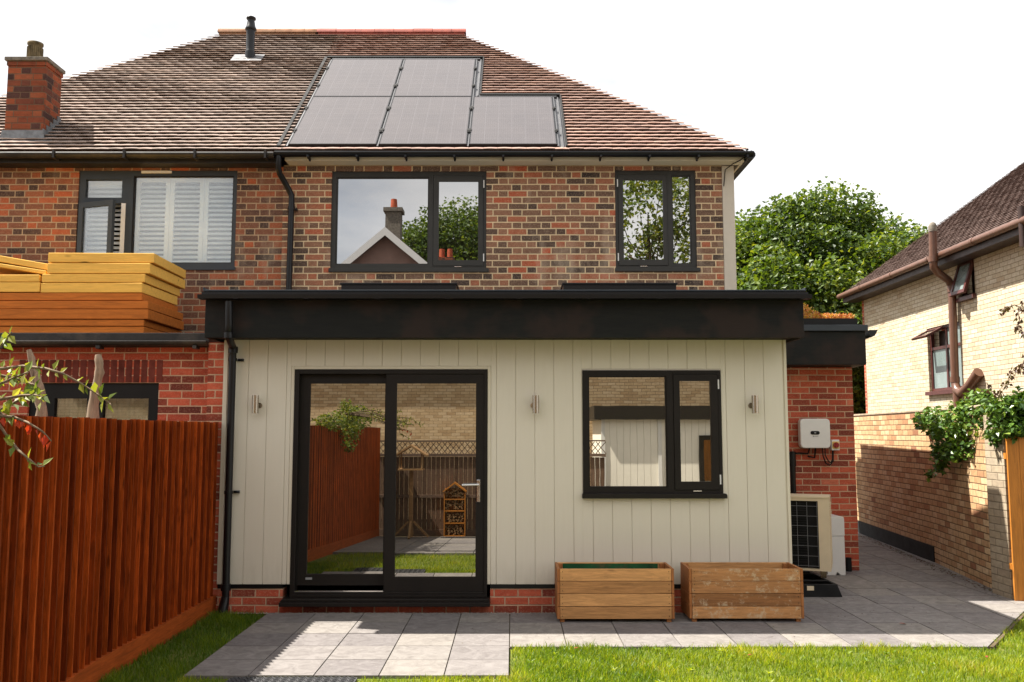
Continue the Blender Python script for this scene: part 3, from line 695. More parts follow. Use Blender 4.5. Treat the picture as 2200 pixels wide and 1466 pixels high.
# shuttered window of the neighbour
Yw=YH+.02
tl=rect(184,386,262,425,Yw); tl_s=rect(176,374,272,433,Yw); big=rect(284,378,500,566,Yw)
side=rect(172,437,268,566,Yw)
fr=MB(); holes_wall(fr,W3[0],W3[1],W3[2],W3[3],Yw,Yw+.07,[tl,big,side]); w=obj('window',fr,M['frame_blue'],nb,bev=.004,label='slate framed window with white plantation shutters and a tilted open side light')
for q in (tl,big):
    b=MB(); b.box(q[0],q[1],Yw+.03,Yw+.04,q[2],q[3]); obj('pane',b,M['glass_clear'],w)
b=MB(); ring(b,(big[0],big[1],big[2],big[3]),(big[0]+.012,big[1]-.012,big[2]+.012,big[3]-.012),Yw+.01,Yw+.03); obj('glazing_bead',b,M['frame_dark'],w)
# open sash, hinged left
sw=side[1]-side[0]-.06; b=MB(); b.T=Matrix.Translation((side[0]+.01,Yw-.01,0))@Matrix.Rotation(R(-19),4,'Z')
holes_wall(b,0,sw+.03,side[2]+.01,side[3]-.01,-.045,0.0,[(.06,sw-.03,side[2]+.07,side[3]-.07)]); obj('open_sash',b,M['frame_blue'],w)
b=MB(); b.T=Matrix.Translation((side[0]+.01,Yw-.01,0))@Matrix.Rotation(R(-19),4,'Z'); b.box(.06,sw-.03,-.028,-.018,side[2]+.07,side[3]-.07); obj('pane',b,M['glass_clear'],w)
b=MB(); b.box(side[1]-.055,side[1]-.004,Yw+.001,Yw+.05,side[2],side[3]); obj('white_reveal',b,M['white'],w)
b=MB(); v0=rect(305,368,370,373,Yw); b.box(v0[0],v0[1],Yw-.02,Yw-.001,v0[2],v0[3]); obj('trickle_vent',b,M['white'],w)
b=MB(); b.box(W3[0]-.01,W3[1]+.01,Yw-.035,Yw+.03,W3[2]-.035,W3[2]-.001); obj('sill',b,M['frame_blue'],w)
b=MB(); ysh=Yw+.13
def shutter(x0,x1,z0,z1):
    b.box(x0,x0+.05,ysh,ysh+.03,z0,z1); b.box(x1-.05,x1,ysh,ysh+.03,z0,z1); b.box(x0+.05,x1-.05,ysh,ysh+.03,z1-.07,z1); b.box(x0+.05,x1-.05,ysh,ysh+.03,z0,z0+.06)
    z=z0+.075
    while z<z1-.08:
        b.poly([(x0+.05,ysh-.012,z-.020),(x1-.05,ysh-.012,z-.020),(x1-.05,ysh+.024,z+.018),(x0+.05,ysh+.024,z+.018)])
        b.poly([(x0+.05,ysh-.006,z-.022),(x0+.05,ysh+.030,z+.016),(x1-.05,ysh+.030,z+.016),(x1-.05,ysh-.006,z-.022)])
        z+=.056
bw=(big[1]-big[0]+.04)/3
for k in range(3): shutter(big[0]-.02+k*bw,big[0]-.02+(k+1)*bw-.004,big[2]-.03,big[3]+.03)
shutter(side[0]-.04,side[1]+.03,side[2]-.03,tl[3]+.03)
obj('shutters',b,M['shutter'],w)
# ------------------------------------------------------------------ neighbour's flat roofed extension
YN=8.95
ne=empty('neighbouring_extension',(-5,YN,0),'red brick flat roofed extension behind the red fence with dark window','extension')
xe=X_(457,800,YN); WN=(X_(60,860,YN),X_(340,860,YN),.9,Z_(823,YN))
m=MB(); holes_wall(m,-8.6,xe,0,2.50,YN,YN+.25,[WN]); obj('wall',m,M['brick_red'],ne)
m=MB(); m.box(xe+.002,X_(484,800,8.82),8.80,YH-.01,0,2.535); obj('party_wall',m,M['brick_red'],ne)
# soldier course
m=MB(); x=WN[0]-.1
while x<WN[1]: m.box(x,x+.058,YN-.006,YN+.05,WN[3]+.004,WN[3]+.225,random.random()); x+=.075
obj('soldier_course',m,plain('soldier_brick',(.20,.05,.035),.9,.2,var=.35,nscale=5),ne,bev=.003)
m=MB(); m.box(-8.6,xe+.001,8.86,YH,2.50,2.58); obj('flat_roof',m,M['black_old'],ne)
m=MB(); m.box(-8.6,xe+.0,8.81,8.858,2.505,2.63); gutter(m,-8.6,xe-.0,8.76,2.545,.045)
for k in range(6): x=-7.7+k*.93; m.box(x-.02,x+.02,8.72,8.82,2.47,2.50)
obj('roof_edge',m,M['black_old'],ne,bev=.006)
hN=[(X_(113,880,YN),X_(183,880,YN),1.1,Z_(856,YN)),(X_(218,880,YN),X_(316,880,YN),1.1,Z_(856,YN))]
m=MB(); holes_wall(m,WN[0],WN[1],WN[2],WN[3],YN+.03,YN+.09,hN); w=obj('window',m,M['black'],ne,bev=.006)
for h in hN:
    b=MB(); b.box(h[0],h[1],YN+.06,YN+.07,h[2],h[3]); obj('pane',b,M['glass_clear'],w)
m=MB(); n=60; x0=WN[0]; x1=WN[1]; pts=[(x0+(x1-x0)*k/n, YN+.2+.02*math.sin(k*1.1)) for k in range(n+1)]
for a,b in zip(pts[:-1],pts[1:]): m.poly([(a[0],a[1],.9),(b[0],b[1],.9),(b[0],b[1],2.1),(a[0],a[1],2.1)])
obj('curtain',m,M['curtain'],w)
# insulation boards stacked on that roof
zb=2.585
defs=[]   # (label, x0px, x1px, ytop, ybot, mat, left px)
def board(lb,pl,pr,yt,yb,mat,yf=9.08,dep=1.0,tilt=0,yaw=0,grp='boards stacked on the flat roof'):
    x0=X_(pl,(yt+yb)/2,yf); x1=X_(pr,(yt+yb)/2,yf); z1=Z_(yt,yf); z0=Z_(yb,yf)
    cx=(x0+x1)/2; mb=MB(); mb.T=Matrix.Translation((x1,yf,(z0)))@Matrix.Rotation(R(tilt),4,'Y')@Matrix.Rotation(R(yaw),4,'Z')
    mb.box(x0-x1,0,0,dep,.0015,z1-z0-.0015,random.random())
    obj('insulation_board',mb,mat,loc=(cx,yf,z0),bev=.006,label=lb,cat='board',group=grp)
board('yellow insulation board on top of the stack, just under the shuttered window',106,331,544,565,M['board_y'],9.10,.98,yaw=1.5)
board('second yellow board from the top of the right hand stack',102,322,565.5,588,M['board_y'],9.07,1.03,yaw=.5)
board('third yellow board from the top, stepped out to the left',90,311,588.5,607,M['board_y'],9.05,.98)
board('lowest yellow board, lying directly on the orange boards',86,305,607.5,629,M['board_y'],9.03,.95,yaw=-.6)
board('topmost orange brown board, right under the yellow ones',-120,305,629.5,646,M['board_o'],9.04,.99)
board('second orange brown board from the top, sticking out at the right',-140,318,646.5,664,M['board_o'],9.02,.98)
board('middle orange brown board with the deep side face',-120,318,664.5,686,M['board_o'],9.02,1.02,yaw=.4)
board('orange brown board one above the bottom of the stack',-140,309,686.5,701,M['board_o'],9.03,1.05)
board('bottom orange brown board lying on the flat roof edge',-150,309,701.5,716,M['board_o'],9.04,1.0)
board('pale yellow board under the two tilted ones at the left edge',-90,84,590,606,M['board_y'],9.05,.9)
board('lowest pale yellow board at the left edge, on the orange ones',-100,85,606.5,628,M['board_y'],9.04,.9)
board('upper tilted yellow board sloping down towards the stack',-130,102,567,581,M['board_y'],9.10,.9,tilt=10)
board('lower tilted yellow board sloping down towards the stack',-130,98,581.5,590,M['board_y'],9.08,.9,tilt=9)
# ------------------------------------------------------------------ the extension
ext=empty('house_extension',(0,YE,0),'pale vertically clad flat roofed extension with deep black fascia and dark sliding door','extension')
XEL=X_(487,900,YE); XER=X_(1693,900,YE)
WD=(X_(628,1040,YE),X_(1047,1040,YE),.10,Z_(794,YE)); WK=rect(1252,796,1550,1060,YE)
zc0=.245; zc1=2.56
# boards with v-gaps
m=MB(); x=XEL; bw=.1838; rr=random.Random(5)
def cols(x0,x1,z0,z1,r): pass
off=X_(1149,900,YE)%bw
edges=[XEL]; x=math.floor(XEL/bw)*bw+off
while x<XER-.03:
    if x>XEL+.03: edges.append(x)
    x+=bw
edges.append(XER-.03)
tr=.035
for a,b in zip(edges[:-1],edges[1:]):
    r=rr.random(); segs=[(a,b,[(zc0,zc1)])]
    for hx0,hx1,hz0,hz1 in ((WD[0]-tr,WD[1]+tr,-1,WD[3]+tr),(WK[0]-.006,WK[1]+.006,WK[2]-.05,WK[3]+.012)):
        ns=[]
        for (p,q,zz) in segs:
            cuts=[p]+[c for c in (hx0,hx1) if p+.001<c<q-.001]+[q]
            for c,d_ in zip(cuts[:-1],cuts[1:]):
                mid=(c+d_)/2
                if hx0<mid<hx1:
                    z2=[]
                    for (u,v) in zz:
                        if u<hz0-.01: z2.append((u,min(v,hz0)))
                        if v>hz1+.01: z2.append((max(u,hz1),v))
                    ns.append((c,d_,z2))
                else: ns.append((c,d_,zz))
        segs=ns
    for (p,q,zz) in segs:
        for (u,v) in zz: 
            if q-p>.012: m.box(p+(.0022 if abs(p-a)<1e-6 else 0),q-(.0022 if abs(q-b)<1e-6 else 0),YE,YE+.0069,u,v,r)
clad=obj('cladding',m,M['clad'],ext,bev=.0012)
m=MB(); holes_wall(m,XEL-.002,XER-.002,zc0+.01,zc1,YE+.007,YE+.2,[(WD[0],WD[1],zc0-.5,WD[3]),WK]); m.box(XER-.2,XER-.002,YE+.201,YH-.02,0,zc1); obj('backing_wall',m,M['clad'],ext)
m=MB(); t_=.032
m.box(WD[0]-t_,WD[0]-.001,YE-.004,YE+.03,zc0,WD[3]+t_); m.box(WD[1]+.001,WD[1]+t_,YE-.004,YE+.03,zc0,WD[3]+t_); m.box(WD[0]-.001,WD[1]+.001,YE-.004,YE+.03,WD[3]+.001,WD[3]+t_)
m.box(XER-.028,XER,YE-.006,YE+.05,zc0,zc1); m.box(XEL-.045,XEL-.004,YE-.006,YE+.05,zc0,zc1)
split_obj('corner_trim',m,M['cream'],ext,bev=.003)
m=MB(); m.box(XEL-.04,WD[0]-.07,YE+.012,YE+.19,-.03,.205); m.box(WD[1]+.03,XER,YE+.012,YE+.19,-.03,.205); m.box(WD[0]-.0699,WD[1]+.0299,YE+.012,YE+.19,-.03,.055); m.box(XER-.19,XER,YE+.191,YH,-.03,.205)
obj('brick_plinth',m,M['brick_red'],ext)
m=MB(); m.box(XEL-.04,WD[0]-.07,YE+.004,YE+.1,.206,.243); m.box(WD[1]+.03,XER,YE+.004,YE+.1,.206,.243); split_obj('damp_course',m,M['black_pipe'],ext)
YF=8.42
fx0,fx1=X_(440,690,YF),X_(1727,690,YF); fz0=Z_(726,YF); fz1=Z_(640,YF)
m=MB(); m.box(fx0,fx1,YF,YF+.03,fz0,fz1); m.box(fx0,fx0+.03,YF+.031,YH-.01,fz0,fz1); m.box(fx1-.03,fx1,YF+.031,YH-.01,fz0,fz1); m.box(fx0+.031,fx1-.031,YF+.031,YE+.2,fz0+.02,fz0+.04)
obj('fascia',m,M['fascia_black'],ext,bev=.003)
zt=Z_(623,YF-.08)
m=MB(); m.box(fx0+.0,fx1+.0,YF-.02,YH-.005,fz1+.002,zt-.03)
obj('flat_roof',m,M['black'],ext)
m=MB(); xg0=X_(427,633,YF-.1); xg1=X_(1735,633,YF-.1)
prof=[(YF-.135,fz1-.025),(YF-.022,fz1-.025),(YF-.022,fz1+.05),(YF-.028,fz1+.05),(YF-.03,fz1-.017),(YF-.126,fz1-.017),(YF-.132,fz1+.012),(YF-.138,fz1+.012)]
n=len(prof); a=[m.P((xg0,p[0],p[1])) for p in prof]; b=[m.P((xg1+.03,p[0],p[1])) for p in prof]
for k in range(n): m.face((a[k],b[k],b[(k+1)%n],a[(k+1)%n]))
m.face(a[::-1]); m.face(b)
for k in range(9): x=xg0+.35+k*.65; m.box(x-.02,x+.02,YF-.142,YF-.02,fz1-.03,fz1-.024)
obj('gutter',m,M['black_pipe'],ext)
m=MB(); m.box(fx0-.015,fx1+.02,YF-.035,YF-.021,fz1+.055,zt); m.box(fx0-.015,fx1+.02,YF-.035,YH-.006,zt+.0005,zt+.008); m.box(fx0-.016,fx0-.004,YF-.034,YH-.01,fz1+.055,zt+.03); m.box(fx1+.008,fx1+.02,YF-.034,YH-.01,fz1+.055,zt+.03)
obj('drip_edge',m,M['frame_blue'],ext,bev=.002)
for (a,b,lb) in ((733,980,'left'),(1210,1453,'right')):
    m=MB(); y0=9.35; x0,x1=X_(a,615,y0),X_(b,615,y0); ztp=Z_(608,y0)
    m.box(x0,x1,y0,y0+.8,zt+.009,ztp-.02); m.box(x0-.012,x1+.012,y0-.012,y0+.812,ztp-.02,ztp)
    rl=obj('rooflight',m,M['black_pipe'],ext,bev=.003)
    m=MB(); m.box(x0+.06,x1-.06,y0+.06,y0+.74,ztp+.0005,ztp+.006); obj('pane',m,M['glass_up'],rl)
# downpipe at the left
m=MB(); m.smooth=True
A=lambda px,py,y: at(px,py,y)
m.tube([A(492,648,YF-.08),A(492,700,YF-.08),A(491,722,YF-.075),A(497,738,YE-.16),A(501,748,YE-.09),A(500,765,YE-.08),A(493,1000,YE-.08),A(484,1302,YE-.08)],.035,14)
for py in (722,): p=A(491,py,YF-.075); m.tube([p-Vector((0,0,.02)),p+Vector((0,0,.03))],.043,14)
for py,px in ((752,501),(1262,485)): p=A(px,py,YE-.08); m.tube([p-Vector((0,0,.03)),p+Vector((0,0,.03))],.045,14)
for py,px in ((773,500),(1058,491)): p=A(px,py,YE-.08); m.tube([p-Vector((0,0,.015)),p+Vector((0,0,.015))],.041,14); m.box(p.x+.03,p.x+.085,YE-.03,YE-.0005,p.z-.012,p.z+.012)
m.tube([(A(484,1302,YE-.08).x,YE-.08,.14),(A(484,1302,YE-.08).x-.02,YE-.1,.0)],[.038,.05],14)
obj('downpipe',m,M['black_pipe'],ext)
# kitchen window
gk=(X_(1264,930,YE),X_(1433,930,YE),Z_(1048,YE),Z_(808,YE))
sk=(X_(1447,930,YE),WK[1]-.028,WK[2]+.03,WK[3]-.035); glk=(X_(1461,930,YE),X_(1527,930,YE),Z_(1035,YE),Z_(819,YE))
w=make_window(ext,YE-.012,WK,[gk],[(sk,glk)],M['frame_dark'],M['glass_win'])
w['label']='dark framed window with a large fixed pane and a narrow hinged light'
# sliding door
m=MB(); yd=YE+.03; d0,d1,z0,z1=WD; z0=.155
gL=(X_(661,1040,yd),X_(824,1040,yd),Z_(1235,yd),Z_(824,yd)); gR=(X_(850,1040,YE),X_(1022,1040,YE),Z_(1240,YE),Z_(824,YE))
xm=X_(827,1040,YE)
f=.045; ring(m,(d0,d1,z0,z1),(d0+f,d1-f*.7,z0+.02,z1-f),YE-.012,YE+.12); dr=obj('sliding_door',m,M['frame_dark'],ext,bev=.004)
m=MB(); holes_wall(m,d0+f+.001,xm+.05,z0+.07,z1-f-.001,yd+.03,yd+.07,[(gL[0],gL[1],gL[2],gL[3])]); obj('fixed_leaf',m,M['frame_dark'],dr,bev=.004)
m=MB(); m.box(gL[0],gL[1],yd+.045,yd+.06,gL[2],gL[3]); obj('pane',m,M['glass_door'],dr)
m=MB(); holes_wall(m,xm,d1-f*.7-.001,z0+.022,z1-f-.001,YE+.0,YE+.05,[gR]); obj('sliding_leaf',m,M['frame_dark'],dr,bev=.004)
m=MB(); m.box(gR[0],gR[1],YE+.018,YE+.034,gR[2],gR[3]); obj('pane',m,M['glass_door'],dr)
m=MB(); m.box(d0-.07,d1+.03,YE-.13,YE+.10,.06,.098); m.prismy([(d0-.07,.098),(d1+.03,.098),(d1+.02,.125),(d0-.05,.125)],YE-.10,YE+.10); m.box(d0,d1,YE-.02,YE+.11,.125,.154)
obj('threshold',m,M['frame_dark'],dr,bev=.004)
m=MB(); m.box(d0+.03,xm-.005,YE+.0,YE+.05,.156,.185); obj('track',m,M['chrome'],dr)
hx=X_(1028,1055,YE); m=MB(); hz0,hz1=Z_(1079,YE),Z_(1031,YE)
m.box(hx-.018,hx+.016,YE-.014,YE-.001,hz0,hz1); m.tube([(hx,YE-.014,hz1-.045),(hx,YE-.05,hz1-.045)],.009,10); m.tube([(hx+.006,YE-.05,hz1-.045),(hx-.155,YE-.052,hz1-.048)],.009,10); m.tube([(hx-.001,YE-.0145,hz0+.055),(hx-.001,YE-.022,hz0+.055)],.012,10)
obj('handle',m,M['chrome'],dr,bev=.003)
m=MB(); m.box(gL[0]-.006,gL[0]+.055,yd+.022,yd+.029,gL[2]-.05,gL[2]-.03); obj('maker_plate',m,M['grey_plate'],dr)
# wall lights
for px,lb in ((549,'steel wall light left of the sliding door, nearest the black downpipe'),(1151,'steel wall light between the sliding door and the window'),(1622,'steel wall light right of the window, above the right planter')):
    x=X_(px,869,YE-.07); zc=Z_(869,YE-.07); e=empty('wall_light',(x,YE,zc),lb,'wall light','wall lights on the cladding')
    m=MB(); m.lathe((x,YE-.075,zc-.085),[(.031,0),(.031,.17)],28); obj('lamp_body',m,M['steel'],e)
    m=MB(); sx=.022 if px<600 else -.022; m.tube([(x+sx,YE-.001,zc-.01),(x+sx,YE-.014,zc-.01)],.026,20); m.tube([(x+sx*.5,YE-.012,zc-.01),(x,YE-.05,zc-.01)],.010,10); obj('bracket',m,M['steel'],e)
# ------------------------------------------------------------------ side wing
YW=11.3; YWF=10.92
wing=empty('side_wing',(3.5,YW,0),'red brick side wing with black fascia and planted roof behind the extension','extension')
xw=X_(1838,1000,YW)
m=MB(); m.prism([(2.64,YW),(xw,YW),(xw+.45,YW+4.4),(2.64,YW+4.4)],-.05,2.47); obj('wall',m,M['brick_red'],wing)
wx1=X_(1860,740,YWF); wz0=Z_(784,YWF); wz1=Z_(712,YWF)
m=MB(); m.prism([(2.64,YWF),(wx1,YWF),(wx1+.45,YW+4.5),(2.64,YW+4.5)],wz0,wz1); obj('fascia',m,M['fascia_black'],wing,bev=.004)
m=MB(); wz2=Z_(698,YWF-.04); wx2=X_(1865,705,YWF-.04); m.prism([(2.7,YWF-.04),(wx2,YWF-.04),(wx2+.45,YW+4.5),(2.64,YW+4.5)],wz1+.002,wz2); obj('drip_edge',m,M['frame_blue'],wing,bev=.003)
m=MB(); wz3=Z_(686,YWF+.1); wx3=X_(1842,690,YWF+.1); m.prism([(2.7,YWF+.1),(wx3,YWF+.1),(wx3+.5,YW+4.4),(2.7,YW+4.4)],wz2+.001,wz3+.01); obj('roof_upstand',m,M['black'],wing)
m=MB(); p=at(1862,718,YWF+.2); gy=YWF+.1
pf=[(p.x,p.z+.04),(p.x+.10,p.z+.04),(p.x+.06,p.z-.03),(p.x+.02,p.z-.05),(p.x,p.z-.05)]
n=len(pf); a=[m.P((q[0],gy,q[1])) for q in pf]; b=[m.P((q[0]+.45,gy+4.4,q[1])) for q in pf]
for k in range(n): m.face((a[k],a[(k+1)%n],b[(k+1)%n],b[k]))
m.face(a); m.face(b[::-1]); obj('gutter',m,M['black_pipe'],wing)
m=MB(); rr=random.Random(9)
for _ in range(9000):
    y=YWF+.16+abs(rr.gauss(0,.5)); x=rr.uniform(2.75,wx3-.03+ .1*(y-YWF)); hgt=.05+.09*max(0,(math.sin(x*5.3+1.2)+math.sin(x*11+y*4)*.6)*.5)+(.10 if x<3.7 else 0)*(3.95-x)
    c=Vector((x,y,wz3+.01+rr.uniform(0,1)*hgt*1.25)); d=Vector((rr.gauss(0,1),rr.gauss(0,1),rr.uniform(.2,2))); m.leaf(c,d,Vector((rr.gauss(0,1),rr.gauss(0,1),.5)),.028,.016,min(1,max(0,rr.gauss(.3+.5*(math.sin(x*4)*.5+.5),.22))))
obj('sedum_planting',m,M['sedum'],wing)
# inverter, isolator
e=empty('inverter',(X_(1752,930,YW-.1),YW,Z_(964,YW)),'white rounded electrical inverter box on the red brick wing wall','inverter')
x0,x1,z0,z1=rect(1720,900,1784,963,YW-.17)
def rrect(x0,x1,z0,z1,r,n=5):
    pts=[]
    for cx,cz,a0 in ((x1-r,z0+r,-90),(x1-r,z1-r,0),(x0+r,z1-r,90),(x0+r,z0+r,180)):
        for k in range(n+1): a=R(a0+90*k/n); pts.append((cx+math.cos(a)*r,cz+math.sin(a)*r))
    return pts
m=MB(); m.prismy(rrect(x0,x1,z0,z1,.045),YW-.17,YW-.07); obj('casing',m,M['white'],e,bev=.008)
m=MB(); m.box(x0+.03,x1-.03,YW-.069,YW-.001,z0+.03,z1-.03); obj('back_box',m,M['rubber'],e)
cxm=(x0+x1)/2-.005; zm=z0+(z1-z0)*.52; m=MB(); m.prismy(rrect(cxm-.055,cxm+.055,zm-.022,zm+.022,.021),YW-.176,YW-.1705); obj('display',m,M['rubber'],e)
m=MB(); m.prismy(rrect(cxm-.012,cxm+.012,zm-.008,zm+.008,.006),YW-.178,YW-.1765); obj('indicator',m,M['grey_plate'],e); m=MB(); m.box(cxm-.028,cxm-.018,YW-.174,YW-.1705,zm-.05,zm-.036); m.box(cxm-.0178,cxm+.038,YW-.1735,YW-.1705,zm-.046,zm-.041)
obj('maker_mark',m,M['grey_plate'],e)
m=MB(); m.tube([(x1-.08,YW-.10,z0+.01),(x1-.07,YW-.09,z0-.1),(x1-.03,YW-.07,z0-.19),(x1+.02,YW-.06,z0-.21),(x1+.06,YW-.06,z0-.16),(x1+.065,YW-.06,z0-.03)],.008,8)
m.tube([(x1-.055,YW-.12,z0+.01),(x1-.05,YW-.11,z0-.09),(x1-.01,YW-.10,z0-.16),(x1+.02,YW-.09,z0-.18),(x1+.045,YW-.08,z0-.14),(x1+.05,YW-.08,z0-.03)],.007,8)
m.tube([(x0+.13,YW-.10,z0+.01),(x0+.12,YW-.05,z0-.07),(x0+.02,YW-.03,z0-.065),(x0-.09,YW-.03,z0-.07)],.010,8); m.tube([(x0+.2,YW-.10,z0+.01),(x0+.2,YW-.05,z0-.12),(x0+.12,YW-.04,z0-.10)],.011,8)
obj('cable',m,M['rubber'],e)
e=empty('isolator_switch',(X_(1795,956,YW-.1),YW,Z_(968,YW)),'small pale isolator with a red rotary knob beside the inverter','switch')
x0,x1,z0,z1=rect(1787,945,1804,968,YW-.08); m=MB(); m.box(x0,x1,YW-.075,YW-.001,z0,z1); obj('housing',m,M['white'],e,bev=.004)
m=MB(); m.box(x0+.008,x1-.008,YW-.079,YW-.0755,z0+.022,z1-.022); obj('plate',m,M['yellow_plate'],e)
m=MB(); c=((x0+x1)/2,(z0+z1)/2); m.tube([(c[0],YW-.079,c[1]),(c[0],YW-.11,c[1])],.033,20); m.box(c[0]-.008,c[0]+.008,YW-.122,YW-.1105,c[1]-.03,c[1]+.03); obj('knob',m,M['red_knob'],e)
m=MB(); xx=X_(1703,1000,YW-.05); m.tube([(xx,YW-.05,Z_(970,YW)),(xx,YW-.05,.05)],.033,12); m.tube([(xx,YW-.05,Z_(972,YW)),(xx,YW-.05,Z_(1002,YW))],.042,12); obj('waste_pipe',m,M['black_pipe'],loc=(xx,YW-.05,.05),label='black vertical pipe on the brick wing beside the heat pump',cat='pipe')
m=MB(); m.tube([(X_(1823,1200,YW-.06),YW-.06,Z_(1197,YW)),(X_(1823,1200,YW-.06),YW-.06,.0)],.035,12); obj('drain_pipe',m,M['rubber'],loc=(X_(1823,1200,YW-.06),YW-.06,0),label='short black drain stub at the foot of the brick wing corner',cat='pipe')
# heat pump
hp=empty('heat_pump',(3.38,9.85,.17),'ivory heat pump with black grille and pale wire guard, tucked beside the extension corner','heat pump')
T=Matrix.Translation((3.38,9.85,0))@Matrix.Rotation(R(-21),4,'Z')
zb0,zb1=.20,.965; Wd=.70
m=MB(); m.T=T; holes_wall(m,-Wd,0,zb0,zb1,0,.02,[(-Wd+.03,-.115,zb0+.02,zb1-.03)]); m.box(-Wd,-.0,.021,.36,zb0,zb0+.02); m.box(-Wd-.005,.005,-.008,.37,zb1,zb1+.022); m.box(-.02,0,.021,.36,zb0+.021,zb1-.001); m.box(-Wd,-Wd+.02,.021,.36,zb0+.021,zb1-.001); m.box(-Wd+.021,-.021,.34,.36,zb0+.021,zb1-.001); obj('casing',m,M['ivory'],hp,bev=.003)
m=MB(); m.T=T; m.box(-Wd+.03,-.115,.05,.08,zb0+.02,zb1-.03)
for k in range(26): z=zb0+.05+k*.026; m.box(-Wd*.5-.11,-Wd*.5+.11,.035,.05,z,z+.006)
obj('coil',m,M['rubber'],hp)
m=MB(); m.T=T
for k in range(7): z=zb0+.05+k*.105; m.tube([(-Wd+.03,.004,z),(-.12,.004,z)],.0016,6)
for k in range(6): x=-Wd+.06+k*.103; m.tube([(x,.0,zb0+.04),(x,.0,zb1-.04)],.0016,6)
obj('wire_guard',m,M['grey_plate'],hp)
m=MB(); m.T=T
for k in range(28): z=zb0+.05+k*.024; m.box(.0005,.008,.06,.32,z,z+.010)
obj('side_vents',m,M['ivory'],hp)
m=MB(); m.T=T
for x in (-.62,-.08):
    for y in (.03,.30): m.box(x-.03,x+.03,y-.02,y+.02,.13,zb0-.0005)
split_obj('foot',m,M['steel'],hp)
tx0,tx1=2.72,X_(1806,1262,9.55)
m=MB(); 
pl=[(tx0,9.52),(tx1,9.52),(tx1-.02,10.35),(tx0,10.35)]
m.prismy([(tx0,.0),(tx1+.0,.0),(tx1-.05,.125),(tx0,.125)],9.50,9.54); m.prismy([(tx0,.0),(tx1,.0),(tx1-.05,.125),(tx0,.125)],10.36,10.40); m.box(tx1-.06,tx1-.03,9.541,10.359,.0,.12); m.box(tx0,tx0+.03,9.541,10.359,.0,.12); m.box(tx0+.031,tx1-.061,9.541,10.359,.02,.05)
for y in (9.75,10.2): m.box(tx0+.02,tx1-.06,y-.03,y+.03,.1205,.129)
dt=obj('drip_tray',m,M['rubber'],loc=((tx0+tx1)/2,9.95,0),bev=.004,label='black plastic base tray on the slabs under the heat pump',cat='tray')
lx,lz=onY(1741,1264,9.5); m=MB(); m.box(lx-.035,lx+.035,9.495,9.4995,lz-.022,lz+.022); obj('label_plate',m,M['ivory'],dt)
# white cabinet
e=empty('utility_cabinet',(3.9,11.0,0),'white moulded utility cabinet standing against the brick wing, right of the heat pump','cabinet')
x0,x1=3.62,X_(1815,1170,10.92); ztc=Z_(1110,10.92); zm=Z_(1152,10.92)
m=MB(); m.prismy([(x0,.0),(x0+.18,0),(x0+.20,.035),(x0+.235,.0),(x1,.0),(x1,zm-.003),(x0,zm-.003)],10.92,11.28); obj('base',m,M['white'],e,bev=.006)
m=MB(); m.prismy([(x0-.001,zm),(x1+.002,zm),(x1+.002,ztc-.03),(x1-.005,ztc-.006),(x1-.03,ztc),(x0,ztc)],10.915,11.285); obj('lid',m,M['white'],e,bev=.006)
# ------------------------------------------------------------------ planters
def planter(pl,pr,yt,yb,lb,mat,dep,green,xoff):
    # front bottom on the ground
    d=ray(1100,yb); s=-H/d.z; yf=d.y*s
    x0=X_(pl,(yt+yb)/2,yf); x1=X_(pr,(yt+yb)/2,yf); zt=Z_(yt,yf); e=empty('planter',((x0+x1)/2,yf+dep/2,0),lb,'planter','wooden planters')
    fz=.028; n=4; bh=(zt-fz)/n; rr=random.Random(int(pl))
    for side_,(ya,yb_) in (('front_boards',(yf,yf+.02)),('back_boards',(yf+dep-.02,yf+dep))):
        m=MB(); rv=[1.,.35,.9,.5] if not green else [.7,.5,.0,.95]
        for k in range(n):
            dy=rr.uniform(-.0015,.0015); m.box(x0+.014,x1-.014,ya+dy,yb_+dy,fz+bh*k+.0025,fz+bh*(k+1)-.0025,rv[::-1][k]+rr.uniform(-.05,.05))
        obj(side_,m,mat if side_=='front_boards' else M['plant_wood'],e,bev=.003)
    for xa,xb in ((x0-.012,x0+.012),(x1-.012,x1+.012)):
        m=MB()
        for k in range(n): m.box(xa,xb,yf+.002,yf+dep-.002,fz+bh*k+.0015,fz+bh*(k+1)-.0015,rr.random())
        obj('end_boards',m,M['plant_end'],e,bev=.003)
    m=MB()
    for xa in (x0+.014,x1-.014-.04):
        for ya in (yf+.022,yf+dep-.062): m.box(xa,xa+.04,ya,ya+.04,.0,zt-.01,rr.random())
    split_obj('corner_post',m,M['plant_end'],e)
    m=MB(); m.box(x0+.06,x1-.06,yf+.065,yf+dep-.065,.05,.12); obj('soil_fill',m,M['soil'],e)
    # nails
    m=MB()
    for k in range(n):
        for xa in (x0+.035,x1-.035):
            for zz in (.25,.75): z=fz+bh*(k+zz); m.tube([(xa,yf+.001,z),(xa,yf-.0018,z)],.004,6)
    obj('nails',m,M['rubber'],e)
    m=MB(); z1=zt-.012
    if not green: m.box(x0+.06,x1-.07,yf+dep-.026,yf+dep-.0215,zt-.16,z1); obj('green_liner',m,plain('green_liner',(.01,.10,.03),.6,.3,var=.3,dirt=(.25,.12,.06)),e)
planter(1200,1446,1222,1338,'honey coloured slatted planter with green lining inside, left one of the two',M['plant_wood'],.42,False,0)
planter(1484,1724,1222,1337,'weathered planter with flaking pale patches, standing nearer the heat pump',M['plant_weather'],.42,True,0)
